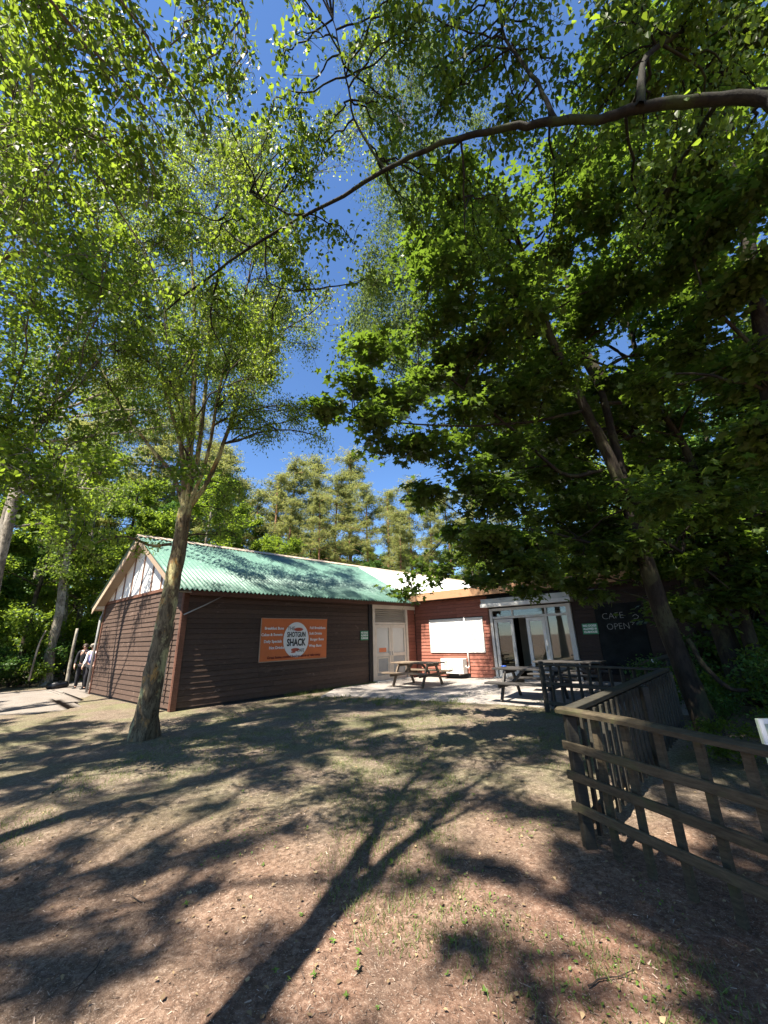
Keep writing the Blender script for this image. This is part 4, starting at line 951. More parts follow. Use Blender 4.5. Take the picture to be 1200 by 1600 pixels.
# ---- the maple behind the fence
mf = at(985, 800, 7.15)
stems = [(st((1112, 1150, 7.1), (1075, 1060, 7.15), (1040, 975, 7.2), (1010, 880, 7.2)) + [mf], 0.17, 0.13),
    ([mf] + st((950, 710, 7.0), (915, 640, 6.9), (862, 530, 6.6), (828, 430, 6.3), (800, 350, 6.0), (785, 280, 5.6)), 0.12, 0.03), ([mf] + st((962, 700, 7.3), (938, 610, 7.4), (912, 560, 7.4), (890, 470, 7.3), (868, 330, 7.0)), 0.10, 0.03),
    (st((940, 735, 7.0), (880, 740, 6.8), (800, 670, 6.4), (700, 590, 5.9), (620, 560, 5.5)), 0.045, 0.01), (st((915, 640, 6.9), (820, 660, 6.5), (700, 665, 5.9), (560, 655, 5.3)), 0.035, 0.008),
    (st((1000, 860, 7.2), (930, 850, 6.9), (850, 830, 6.7), (760, 820, 6.5)), 0.04, 0.01), (st((990, 820, 7.1), (1060, 860, 7.3), (1140, 920, 7.4)), 0.045, 0.012),
    (st((1075, 1000, 7.1), (1100, 1040, 6.9), (1140, 1075, 6.7), (1168, 1078, 6.6)), 0.045, 0.03)]
F_ = lambda x, y, Y, r=.8, n=380: (at(x, y, Y), np.array([r, r, r * .34]), n)
lob = [F_(q[0], q[1], q[2] + (0.9 if q[0] > 855 and q[1] > 480 and q[2] < 7.3 else 0), *q[3:]) for q in ((515, 645, 5.1, .42, 150), (555, 600, 5.2, .42, 150), (590, 560, 5.4, .45, 170), (580, 660, 5.3, .5, 200), (630, 630, 5.5, .55, 240), (640, 690, 5.7, .5, 220), (665, 590, 5.8, .6, 260), (700, 560, 5.9, .6, 260), (690, 700, 5.9, .6, 280), (725, 640, 6.0), (745, 745, 6.2), (715, 830, 6.6, .5, 200), (700, 885, 8.0, .4, 120), (780, 700, 6.3), (800, 790, 6.4), (770, 850, 6.5, .6, 300), (830, 850, 6.5), (860, 810, 6.7), (905, 860, 6.8), (950, 868, 6.9, .7, 300), (985, 830, 7.9), (885, 740, 6.7), (825, 620, 6.4), (765, 540, 6.1), (705, 480, 5.9), (660, 520, 5.8, .5, 200),
    (725, 400, 5.7), (785, 330, 5.4), (805, 460, 6.1), (865, 400, 5.9), (905, 520, 6.4), (945, 330, 5.5), (885, 260, 5.1), (705, 320, 5.3, .6, 250), (1000, 450, 6.1), (960, 600, 6.6), (1010, 700, 6.9), (880, 660, 6.8), (1050, 560, 6.6), (660, 760, 6.2, .4, 130), (1010, 870, 8.2, .6, 240), (1045, 800, 8.2), (900, 800, 7.8), (840, 740, 7.2), (800, 600, 7.2), (760, 640, 7.0), (930, 460, 7.2), (860, 560, 7.4), (800, 888, 6.4, .42, 190), (850, 900, 6.4, .42, 190), (900, 908, 6.5, .42, 190), (950, 885, 6.6, .4, 170), (1000, 895, 6.9, .42, 190), (1040, 940, 7.1, .4, 170), (770, 905, 6.6, .3, 90))]
lob = dens(lob[:14], 2, 0.6, 1.05, 0.9) + dens(lob[14:], 3, 1.0, 1.15, 1.0)
make_tree('maple_tree', 'dark twin-stemmed maple leaning left behind the fence, large lobed leaves', 'maple tree', st((1112, 1150, 7.1))[0] * [1, 1, 0], stems, lob, 'maple', M['maple'], M['bark_dark'], 0.135, 'flat', per=14, parts=300, droop=0.2, twig_r=0.005, sides=12, spread=0.16)

# ---- more trees on the right
stems = [(st((1225, 1130, 9.0), (1190, 1060, 9.0), (1150, 930, 9.0), (1105, 795, 9.0), (1070, 700, 9.0), (1010, 600, 8.9), (975, 480, 8.6)), 0.17, 0.05), (st((1150, 930, 9.0), (1110, 890, 9.0), (1040, 850, 9.2), (1000, 780, 9.4)), 0.06, 0.02), (st((1105, 795, 9.0), (1160, 640, 8.8), (1140, 470, 8.4), (1120, 300, 7.6)), 0.08, 0.02)]
lob = [F_(x, y, rng.uniform(7.6, 10.2), .95, 400) for x, y in ((1020, 620), (1080, 580), (1150, 560), (1180, 650), (1120, 700), (1060, 760), (1170, 780), (1100, 860), (1180, 890), (1040, 500), (1110, 450), (1170, 420), (1060, 380), (1130, 330), (1180, 300), (1000, 340), (1190, 500), (1150, 840), (1050, 660), (1200, 720), (960, 420), (1090, 250), (1020, 270), (1150, 930), (1060, 850))]
lob += [(np.array(c_), np.array([.8, .8, .3]), 380) for c_ in ((4.5, 10.3, 7), (5.2, 10.4, 6.4), (5.6, 9.7, 8), (4.1, 9.6, 9), (3.9, 11.0, 7.2), (4.8, 9.6, 7.6), (6.2, 10.0, 7.2), (5.0, 11.2, 6.2))]
lob = dens(lob, 4, 1.1, 1.15, 1.0)
make_tree('maple_tree', 'slimmer dark maple standing behind the leaning one at the right', 'maple tree', st((1225, 1130, 9.0))[0] * [1, 1, 0], stems, lob, 'star', M['maple'], M['bark_dark'], 0.14, 'flat', per=16, droop=0.2, spread=0.16)
stems = [([at(1262, 1000, 5.2) * [1, 1, 0]] + st((1250, 900, 5.2), (1225, 720, 5.2), (1195, 560, 5.1), (1170, 380, 4.9), (1150, 250, 4.7), (1125, 90, 4.3)), 0.17, 0.06), (st((1195, 560, 5.1), (1110, 470, 5.0), (1075, 380, 4.9)), 0.035, 0.01), (st((1165, 340, 4.8), (1105, 320, 4.6), (1080, 200, 4.3)), 0.03, 0.01)]
lob = [F_(x, y, rng.uniform(4.0, 5.6), .6, 330) for x, y in ((1080, 140), (1150, 160), (1190, 60), (1110, 60), (1180, 240), (1090, 270), (1150, 340), (1190, 420), (1080, 400), (1130, 470), (1190, 560), (1040, 180), (1010, 80), (1185, 660), (1050, 300))]
lob = dens(lob, 4, 1.1, 1.15, 1.0)
make_tree('maple_tree', 'dark trunk leaning in from the right edge, highest on the right', 'maple tree', at(1262, 1000, 5.2) * [1, 1, 0], stems, lob, 'star', M['maple'], M['bark_dark'], 0.11, 'flat', per=16, droop=0.2)
# feathery birch high in the middle, rising behind the maples
stems = [([(7.9, 9.4, 0), (7.5, 9.6, 5), (6.3, 9.8, 10), (4.6, 9.9, 14), (2.8, 9.8, 17)], 0.19, 0.05), ([(6.3, 9.8, 10), (4.4, 9.6, 11.5), (2.2, 9.6, 12.2)], 0.06, 0.015), ([(4.6, 9.9, 14), (3.0, 9.2, 16.5), (1.2, 8.6, 18.5)], 0.05, 0.015)]
lob = px_lobes([(x, y, rng.uniform(8.6, 11), rng.uniform(.9, 1.3), 900) for x, y in ((585, 60), (650, 40), (640, 130), (575, 150), (620, 210), (680, 210), (600, 300), (660, 300), (640, 380), (610, 440), (655, 470), (690, 400), (570, 480), (630, 520), (700, 120), (545, 90), (595, 390), (590, 500))])
lob = dens(lob, 3, 0.9, 1.0, 1.0)
make_tree('birch_tree', 'tall feathery grey-green birch whose crown fills the middle of the sky', 'birch tree', (7.9, 9.4, 0), stems, lob, 'oval', M['birchg'], M['bark_dark'], 0.10, 'droop', per=40, droop=0.6)

# ---- left hand canopy
stems = [([(-7.9, 4.6, 0), (-7.8, 4.7, 4), (-7.3, 4.9, 8), (-6.8, 5.2, 12)], 0.22, 0.06), (st((-60, 440, 4.9), (0, 405, 5.0), (70, 385, 5.1), (120, 350, 5.2)), 0.06, 0.015), (st((-80, 700, 5.2), (0, 655, 5.6), (60, 680, 5.9), (90, 720, 6.2)), 0.04, 0.012), (st((-60, 440, 4.9), (20, 300, 5.0), (90, 190, 4.8)), 0.04, 0.01)]
lob = px_lobes([(x, y, rng.uniform(4.6, 6.4), rng.uniform(.5, .75), 430) for x, y in ((20, 330), (80, 280), (140, 320), (190, 290), (60, 420), (130, 400), (190, 380), (20, 500), (90, 500), (150, 470), (30, 590), (100, 600), (50, 680), (120, 690), (30, 760), (90, 770), (150, 740), (10, 420), (60, 350), (180, 440), (160, 240), (90, 220), (20, 240))]) + ell_lobes((-7.2, 4.8, 12.5), (2.6, 2.6, 2.4), 3, 0.7, 350)
lob = dens(lob, 3, 1.0, 1.0, 1.0)
make_tree('beech_tree', 'broad-leaved tree beyond the left edge with a dark bough reaching in', 'tree', (-7.9, 4.6, 0), stems, lob, 'birch', M['beech'], M['bark_grey'], 0.075, 'rand', per=22)
stems = [([at(-12, 1000, 11) * [1, 1, 0], at(-6, 900, 11), at(18, 800, 11), at(42, 700, 11), at(90, 560, 11), at(170, 440, 10.6)], 0.17, 0.05), (st((18, 800, 11), (55, 680, 11.4), (110, 600, 11.6)), 0.06, 0.02), (st((90, 560, 11), (220, 530, 12), (330, 540, 12.6), (410, 530, 12.8)), 0.05, 0.012)]
lob = px_lobes([(x, y, rng.uniform(11.4, 14.2), rng.uniform(.8, 1.2), 800) for x, y in ((120, 520), (180, 470), (230, 420), (200, 560), (150, 620), (90, 640), (260, 520), (240, 620), (170, 700), (110, 720), (50, 620), (280, 450), (60, 560))] + [(x, y, rng.uniform(11.8, 13.6), rng.uniform(.6, .9), 420) for x, y in ((330, 520), (390, 500), (360, 580), (420, 560), (300, 600), (340, 640), (400, 620), (430, 500), (370, 440))] + [(x, y, rng.uniform(10.3, 12.8), rng.uniform(.7, 1.0), 560) for x, y in ((240, 520), (280, 500), (300, 560), (260, 600), (320, 480), (340, 560), (290, 640), (380, 560), (350, 500), (400, 470), (220, 580), (310, 430))])
lob = dens(lob, 2, 1.0, 1.0, 1.0)
make_tree('birch_tree', 'pale-stemmed birch leaning right at the left edge of the picture', 'birch tree', at(-12, 1000, 11) * [1, 1, 0], stems, lob, 'oval', M['birch'], M['bark_pale'], 0.095, 'droop', per=36, droop=0.4)

# ---- unseen oaks behind and beside the camera, added and shaped to dapple the clearing
for (x, y, cx, cy, h, r, n, lab) in ((-6.6, -1.8, -6.6, -1.8, 11, 3.2, 30, 'unseen oak added for shade behind and left of the viewpoint'), (-1.6, -3.2, -1.7, -2.6, 11.5, 3.0, 92, 'unseen oak added for shade right behind the viewpoint'), (4.8, -3.4, 3.0, -3.0, 11.5, 3.2, 22, 'unseen oak added for shade behind and right of the viewpoint'), (-8.7, 1.4, -8.7, 1.8, 11, 3.3, 50, 'unseen oak added for shade far left of the viewpoint'), (-12.2, 3.2, -11.6, 3.7, 11, 3.0, 34, 'unseen oak added for shade left of the clearing, short of the path'), (-6.0, 1.4, -5.2, 1.8, 11.5, 2.3, 26, 'slender unseen oak added for shade left of the viewpoint'), (1.5, -1.3, -0.4, 0.9, 12.5, 2.7, 84, 'unseen oak added for shade at the right hand of the viewpoint'), (7.6, 1.6, 7.6, 1.6, 12.5, 3.2, 20, 'unseen oak added for shade beyond the fence to the right of the viewpoint'), (-15.5, 6.0, -15.5, 6.0, 11.5, 2.8, 12, 'unseen oak added for shade left of the gravel path')):
    make_tree('shade_oak', lab, 'oak tree', (x, y, 0), [([(x, y, 0), (x + .2, y, 3), ((x + cx) / 2, (y + cy) / 2, 7), (cx, cy, h)], 0.22, 0.06)], ell_lobes((cx, cy, h), (r, r, r * .6), int(n * 1.5), 0.33, 250, .2), 'oval', M['beech'], M['bark_grey'], 0.095, 'rand', per=30)

# ---- woods behind
def proto_broad(h, seed_lab, mat, bark, nl, leaf, low=0.15, lean=0.6):
    stems = [([(0, 0, 0), (lean * .3, .1, h * .3), (lean * .6, -.1, h * .6), (lean, 0, h * .92)], h * .013, h * .004)]
    lob = []
    for k in range(30):
        z = h * rng.uniform(low, 1.0); w = h * 0.26 * math.sin(math.pi * min(1, max(0.12, (z / h - low * .4) / (1.06 - low * .4)))) ** .7; a = rng.uniform(0, 6.28); q = math.sqrt(rng.random())
        lob.append((np.array([w * q * math.cos(a) + lean * z / h, w * q * math.sin(a), z]), h * .085 * rng.uniform(.7, 1.3) * np.array([1, 1, .7]), nl))
    return make_tree('woodland_tree', seed_lab, 'tree', (0, 0, 0), stems, lob, 'oval', mat, bark, leaf, 'rand', group='trees of the wood round the clearing', per=40, twig_r=0.01)
def proto_pine(h, lean):
    stems = [([(0, 0, 0), (lean * .3, 0, h * .35), (lean * .7, .1, h * .7), (lean, 0, h)], h * .012, h * .002)]
    lob = []
    for k in range(64):
        f = (k + rng.random()) / 64; z = h * (0.22 + 0.78 * f); w = h * .19 * (1.04 - f) ** .6 * (0.75 if f < .2 else 1); a = rng.uniform(0, 6.28); q = rng.uniform(.15, 1)
        lob.append((np.array([w * q * math.cos(a) + lean * z / h, w * q * math.sin(a), z + .02 * h * q]), h * .052 * rng.uniform(.6, 1.7) * np.array([1.2, 1.2, .42]), 320))
    return make_tree('pine_tree', 'tall sunlit pine in the stand behind the hut', 'pine tree', (0, 0, 0), stems, lob, 'needle', M['pine'], M['bark_pine'], 0.28, 'rand', group='pines in the stand behind the hut', per=30, twig_r=0.012)
pp = [proto_pine(20, .5), proto_pine(20, -.6), proto_pine(20, .1)]
spots = [(405, 770, 34), (432, 738, 38), (462, 722, 41), (488, 716, 44), (520, 745, 38), (548, 707, 42), (575, 760, 36), (602, 765, 42), (638, 752, 40), (668, 790, 36), (700, 770, 44), (380, 750, 40), (350, 700, 36), (320, 690, 41), (500, 770, 33), (620, 800, 33), (450, 780, 33), (735, 760, 40), (770, 740, 44), (290, 640, 38), (250, 650, 34), (200, 600, 36), (155, 620, 33)]
used = set()
for k, (x, y, Y) in enumerate(spots):
    p = at(x, y, Y); o = pp[k % 3]
    if k % 3 in used: o = copy_tree(o)
    used.add(k % 3); s = p[2] / 20; o.location = (p[0], p[1], -0.1); o.scale = (s * 1.05, s * 1.05, s); o.rotation_euler = (0, 0, rng.uniform(0, 6.28))
    if x < 360: o['label'] = 'tall pine with orange upper trunk showing behind the birches on the left'; o['group'] = 'pines behind the birches on the left'
pines = [(depth_px(np.array([[*q.location[:2], 10.0]]))[1][0], q) for q in bpy.data.objects if q.name.startswith('pine_tree') and q.get('group') == 'pines in the stand behind the hut']
WORDS = 'first second third fourth fifth sixth seventh eighth ninth tenth eleventh twelfth thirteenth fourteenth fifteenth sixteenth seventeenth eighteenth'.split()
for q, (_, o) in enumerate(sorted(pines, key=lambda t: t[0])): o['label'] = WORDS[q] + ' pine from the left in the sunlit stand rising behind the hut roof'
bb = [proto_broad(12, '', M['birch'], M['bark_dark'], 850, .17), proto_broad(12, '', M['beech'], M['bark_grey'], 850, .17, .08), proto_broad(12, '', M['hedge'], M['bark_dark'], 850, .18, .05, .2)]
LEFT = 'leafy woodland tree among the crowded trees left of the hut'; RIGHT = 'shaded woodland tree in the wood behind the fence on the right'; BACK = 'woodland tree showing low behind the hut roofs'
ws = []
for x, y, h in ((-17, 19, 11), (-20, 17, 12), (-23, 20, 13), (-16, 24, 12), (-20, 26, 15), (-26, 25, 15), (-30, 18, 15), (-14, 29, 14), (-18, 33, 16), (-26, 33, 17), (-33, 28, 17), (-24, 14.5, 11), (-19, 13.8, 9), (-38, 20, 16), (-30, 12, 14), (-12, 33, 13), (-22, 40, 19), (-40, 35, 19), (-14.5, 22.5, 10)): ws.append((x, y, h, LEFT))
for x, y, h in ((-6, 34, 9), (-1, 33, 8), (3, 36, 9), (8, 34, 9), (12, 31, 10), (-9, 30, 10), (15, 27, 12), (18, 32, 13), (9, 42, 12), (2, 45, 12), (-4, 42, 12)): ws.append((x, y, h, BACK))
for x, y, h in ((11, 16, 11), (14, 13, 12), (13, 9, 11), (16, 17, 13), (18, 10, 13), (20, 21, 14), (12, 21, 11), (22, 14, 15), (17, 5.5, 13), (24, 7, 15), (14, 3, 12), (26, 20, 16), (23, 28, 16), (11.5, 12.2, 8), (30, 12, 17), (33, 25, 18), (9.5, 24, 9), (21, 2, 14)): ws.append((x, y, h, RIGHT))
for k in range(26):
    a = math.radians(-62 + k * 5.0); d = rng.uniform(52, 64); ws.append((d * math.sin(a), d * math.cos(a), rng.uniform(13, 17), 'distant woodland tree closing the view far behind the clearing'))
used = set()
for k, (x, y, h, lab) in enumerate(ws):
    i_ = (k * 7 + 3) % 3 if lab != RIGHT else (1, 2, 0, 2)[k % 4]; o = bb[i_]
    if i_ in used: o = copy_tree(o)
    used.add(i_); s = h / 12; o.location = (x, y, -0.1); o.scale = (s * rng.uniform(.95, 1.2), s * rng.uniform(.95, 1.2), s); o.rotation_euler = (0, 0, rng.uniform(0, 6.28)); o['label'] = lab
    o['group'] = {LEFT: 'trees left of the hut', RIGHT: 'trees behind the fence', BACK: 'trees behind the roofs'}.get(lab, 'distant trees')
# slender trunks seen at the left
for (p, r, lab, mt) in (([(72, 1062, 19), (80, 1010, 19), (92, 960, 19), (100, 900, 19), (116, 780, 19)], .24, 'grey birch trunk nearest the black sack on the left', 'bark_pale'), ([(90, 1050, 22), (100, 960, 22), (106, 880, 22), (125, 740, 22)], .2, 'tan birch trunk just right of the grey one on the left', 'bark_pale'), ([(-8, 870, 15), (25, 760, 15), (45, 700, 15), (60, 640, 15)], .2, 'pale birch trunk rising steeply at the left edge', 'bark_pale'), ([(40, 990, 24), (60, 880, 24), (72, 800, 24), (85, 740, 24)], .18, 'thin birch trunk leaning deep in the left wood', 'bark_pale')):
    pts = [at(*q) for q in p]; pts = [pts[0] * [1, 1, 0] + (pts[0] - pts[1]) * [0.3, 0, 0]] + pts; b0 = pts[0]
    top = pts[-1]; lob = [(top + np.array([rng.normal() * 1.2, rng.normal() * 1.2, rng.uniform(0.2, 3.5)]), 1.1, 420) for q in range(7)]
    make_tree('birch_tree', lab, 'birch tree', b0, [(pts, r, r * .6)], lob, 'oval', M['birch'], M[mt], .12, 'droop', per=30)
for (p, r, lab) in (([(45, 1064, 16.5), (60, 1010, 16.5), (72, 985, 16.5)], .035, 'thin bare pole leaning in the undergrowth on the left'), ([(103, 1076, 18), (109, 1040, 18), (116, 1005, 18), (121, 982, 18)], .075, 'short pale broken stem beside the two people')):
    pts = smooth_path([at(*q) for q in p], 8); mb = MB(); mb.tube(pts, np.linspace(r, r * .7, 8), 8); tag(mb.build('bare_stem', M['bark_pale']), lab, 'dead stem')
# undergrowth
def proto_shrub(mat, leaf, nl, lab):
    lob = [(np.array([rng.uniform(-.7, .7), rng.uniform(-.7, .7), rng.uniform(.3, 1.15)]), np.array([.45, .45, .35]), nl) for k in range(9)]
    return make_tree('shrub', lab, 'shrub', (0, 0, 0), [([(0, 0, 0), (.05, 0, .35), (0, .05, .8)], .03, .012), ([(0, 0, .1), (.3, .1, .5), (.5, .2, .9)], .02, .01), ([(0, 0, .1), (-.3, -.1, .5), (-.5, .1, .9)], .02, .01)], lob, 'oval', mat, M['twig'], leaf, 'rand', group='undergrowth shrubs', per=22, twig_r=.005)
sb = [proto_shrub(M['hedge'], .085, 230, ''), proto_shrub(M['beech'], .10, 190, '')]
SL_, SR_ = 'leafy undergrowth shrub at the foot of the trees beyond the gravel path', 'low shrub in the shade behind the zigzag fence'
ss = [(-16.5, 16.6, 1.1, SL_), (-18, 16.2, 1.3, SL_), (-19.5, 17.5, 1.6, SL_), (-15.8, 18.3, 1.0, SL_), (-17, 18.6, 1.5, SL_), (-21, 16.3, 1.5, SL_), (-23, 18, 2, SL_), (-15.4, 20.5, 1.3, SL_), (-16.8, 21.5, 1.7, SL_), (-18.8, 20, 2.0, SL_), (-13.9, 22.5, 1.6, SL_), (-25, 16, 2, SL_), (-14.2, 25.5, 2.2, SL_), (-12.2, 24, 2, SL_), (-20.5, 22.5, 2.3, SL_), (-20, 15.0, 1.7, SL_), (-23, 14.6, 2.2, SL_), (-21.5, 18.6, 2.2, SL_), (-26, 18, 2.8, SL_), (-27, 20, 2.5, SL_),
      (5.9, 7.6, .55, SR_), (6.4, 8.5, .8, SR_), (7.2, 7.2, .9, SR_), (6.0, 6.2, .6, SR_), (7.0, 5.4, .8, SR_), (8.2, 8.2, 1.2, SR_), (5.0, 5.0, .5, SR_), (5.6, 3.8, .6, SR_), (4.4, 4.3, .45, SR_), (8.5, 6.2, 1.1, SR_), (6.6, 9.6, .8, SR_), (9.6, 9.6, 1.5, SR_), (3.6, 3.2, .4, SR_), (10.2, 7.6, 1.5, SR_), (5.3, 8.4, .5, SR_), (7.2, 3.4, .9, SR_), (9.2, 11.2, 1.3, SR_), (4.3, 5.7, .42, SR_)]
used = set()
for k, (x, y, s, lab) in enumerate(ss):
    i_ = k % 2; o = sb[i_]
    if i_ in used: o = copy_tree(o)
    used.add(i_); o.location = (x, y, -.03); o.scale = (s * 1.15, s * 1.15, s); o.rotation_euler = (0, 0, rng.uniform(0, 6.28)); o['label'] = lab
    o['group'] = 'shrubs along the path' if lab == SL_ else 'shrubs behind the fence'

# ------------------------------------------------------------------ ground cover
def scatter(name, kind, mat, P, S, label, cat, mode='flat', tilt=.35):
    n = len(P); a = rng.uniform(0, 6.283, n); ax = np.stack([np.cos(a), np.sin(a), rng.normal(size=n) * tilt], -1); ax /= np.linalg.norm(ax, axis=1)[:, None]
    nr = rng.normal(size=(n, 3)) * tilt + np.array([0, 0, 1.]); y = np.cross(nr, ax); y /= np.linalg.norm(y, axis=1)[:, None]; z = np.cross(ax, y)
    T, F = LT[kind]; V = P[:, None] + (ax[:, None] * T[None, :, 0:1] + y[:, None] * T[None, :, 1:2] + z[:, None] * T[None, :, 2:3]) * S[:, None, None]
    FF = (np.arange(n) * len(T))[:, None, None] + np.array(F)[None]
    return tag(link(name, mesh_np(name, V, FF.reshape(-1, len(F[0])), mat)), label, cat, kind='stuff')
def spread_pts(n, rmax, power=.62, lift=.006, xlim=None):
    r = .9 + rmax * rng.random(n) ** (1 / power / 1.2); a = rng.uniform(-.95, .95, n); x, y = r * np.sin(a), r * np.cos(a)
    ok = np.ones(n, bool)
    hx = (x - P0[0]) * math.cos(math.radians(44.5)) - (y - P0[1]) * math.sin(math.radians(44.5)); ok &= ~((hx < .1) & (y > 10.4) & (x > -9))
    x, y = x[ok], y[ok]; return np.stack([x, y, gz(x, y) + lift], -1)
P = spread_pts(42000, 11, .5); scatter('wood_chippings', 'needle', M['chip'], P, rng.uniform(.006, .026, len(P)) * rng.choice([.7, 1, 1.6], len(P), p=[.5, .42, .08]), 'scattered wood chips and bits of bark over the clearing floor', 'chippings')
P = spread_pts(3600, 11, .6, .012); scatter('fallen_leaves', 'birch', M['litter'], P, rng.uniform(.012, .034, len(P)), 'dry fallen leaves scattered over the clearing floor', 'leaf litter')
P = spread_pts(5200, 12, .7, .0); d = vnoise(P[:, 0], P[:, 1], .8, 9) + .18 * np.clip((P[:, 1] - 3.2) / 3, -1, 1) - .25 * np.clip(-P[:, 0] - 3, 0, 3); P = P[d > .08]
P = np.repeat(P, 16, 0) + rng.normal(size=(len(P) * 16, 3)) * [.06, .06, 0]
n = len(P); a = rng.uniform(0, 6.283, n); H_ = rng.uniform(.02, .055, n); ln = rng.normal(size=(n, 2)) * .5
V = np.stack([P + np.stack([np.cos(a), np.sin(a), 0 * a], -1) * .0028, P - np.stack([np.cos(a), np.sin(a), 0 * a], -1) * .0028, P + np.stack([ln[:, 0] * H_, ln[:, 1] * H_, H_], -1)], 1)
tag(link('grass', mesh_np('grass', V, np.arange(n * 3).reshape(-1, 3), M['grass'])), 'thin short grass growing in patches in the middle of the clearing', 'grass', kind='stuff')
P = spread_pts(9000, 6, .75, .012); d = vnoise(P[:, 0] + 7, P[:, 1], 1.6, 21); P = P[(d > .16) & (np.abs(P[:, 0] - .1) < 1.6)]
scatter('ground_ivy', 'birch', M['weed'], P, rng.uniform(.010, .026, len(P)), 'tiny creeping weeds in loose patches on the floor near the viewpoint', 'weeds', tilt=.5)
u = rng.uniform(.2, 7, 420); P = np.array([W(q, -.06 - abs(rng.normal()) * .10, 0) for q in u]); P = np.concatenate([P, np.array([onz(rng.uniform(480, 850), rng.uniform(1086, 1102)) for q in range(420)])]); P[:, 2] = gz(P[:, 0], P[:, 1]); P = P[vnoise(P[:, 0], P[:, 1], 1.3, 5) > .0]
P = np.repeat(P, 9, 0) + rng.normal(size=(len(P) * 9, 3)) * [.03, .03, 0]; n = len(P); a = rng.uniform(0, 6.283, n); H_ = rng.uniform(.04, .13, n); ln = rng.normal(size=(n, 2)) * .5
V = np.stack([P + np.stack([np.cos(a), np.sin(a), 0 * a], -1) * .004, P - np.stack([np.cos(a), np.sin(a), 0 * a], -1) * .004, P + np.stack([ln[:, 0] * H_, ln[:, 1] * H_, H_], -1)], 1)
tag(link('weedy_grass', mesh_np('weedy_grass', V, np.arange(n * 3).reshape(-1, 3), M['grass'])), 'longer weedy grass along the foot of the hut and the edge of the patio', 'grass', kind='stuff')
tw = None
for k, (x, y, L_) in enumerate(((210, 1400, .25), (790, 1370, .3), (420, 1290, .35), (960, 1540, .28), (740, 1190, .4), (130, 1540, .25))):
    p = onz(x, y); p[2] = float(gz(p[0], p[1])) + .01
    if tw is None:
        mb = MB(); mb.tube(smooth_path([(-.5, 0, .0), (-.2, .05, .012), (.15, .0, .02), (.5, .07, .004)], 9, .006), np.linspace(.016, .006, 9), 5); mb.tube([(.1, .01, .02), (.25, -.1, .03), (.36, -.14, .012)], [.009, .006, .003], 5)
        tw = mb.build('fallen_twig', M['twig']); tag(tw, 'thin broken twig lying on the clearing floor', 'twig', 'fallen twigs on the clearing floor'); o = tw
    else: o = tw.copy(); COL.objects.link(o)
    o.location = p; o.rotation_euler = (0, 0, rng.uniform(0, 6.28)); o.scale = (L_, L_, L_ * .9)
# seedlings one can pick out
wt = empty('seedling', (0, 0, 0), 'small bright green seedling growing on the bare floor near the viewpoint', 'seedling', 'seedlings on the clearing floor')
LT8 = LT['birch']; lm = bpy.data.meshes.new('leaf'); lm.from_pydata([tuple(v) for v in LT8[0] * [1, .8, 1]], [], LT8[1]); lm.materials.append(M['weed'])
for k in range(6):
    o = link('leaf', lm, wt); o.rotation_euler = (.2 * (k % 2), -.12 - .12 * (k % 3), k * 1.05 + .3); o.scale = (.050 + .016 * (k % 3),) * 3; o.location = (0, 0, .012 + .006 * k)
sp = [(490, 1540), (560, 1500), (625, 1375), (640, 1390), (650, 1440), (520, 1480), (590, 1590), (450, 1545), (690, 1430), (560, 1530), (705, 1480), (615, 1480), (430, 1530), (480, 1300), (410, 1360), (330, 1280), (380, 1240), (640, 1300), (830, 1310), (600, 1270), (545, 1240), (700, 1380), (670, 1340), (290, 1420), (440, 1200), (520, 1190), (620, 1200), (740, 1240), (500, 1130), (460, 1150), (560, 1120), (650, 1110), (700, 1530), (760, 1560), (540, 1575), (470, 1440), (655, 1370), (612, 1362)]
for k, (x, y) in enumerate(sp):
    p = onz(x, y); o = wt if k == 0 else copy_tree(wt); s = rng.uniform(.18, .5) * (1.25 if y < 1250 else 1); o.location = (p[0], p[1], float(gz(p[0], p[1])) + .004); o.scale = (s * rng.uniform(.6, 1.1), s * rng.uniform(.5, 1.0), s * rng.uniform(.5, 1.2)); o.rotation_euler = (rng.uniform(-.3, .3), rng.uniform(-.3, .3), rng.uniform(0, 6.28))

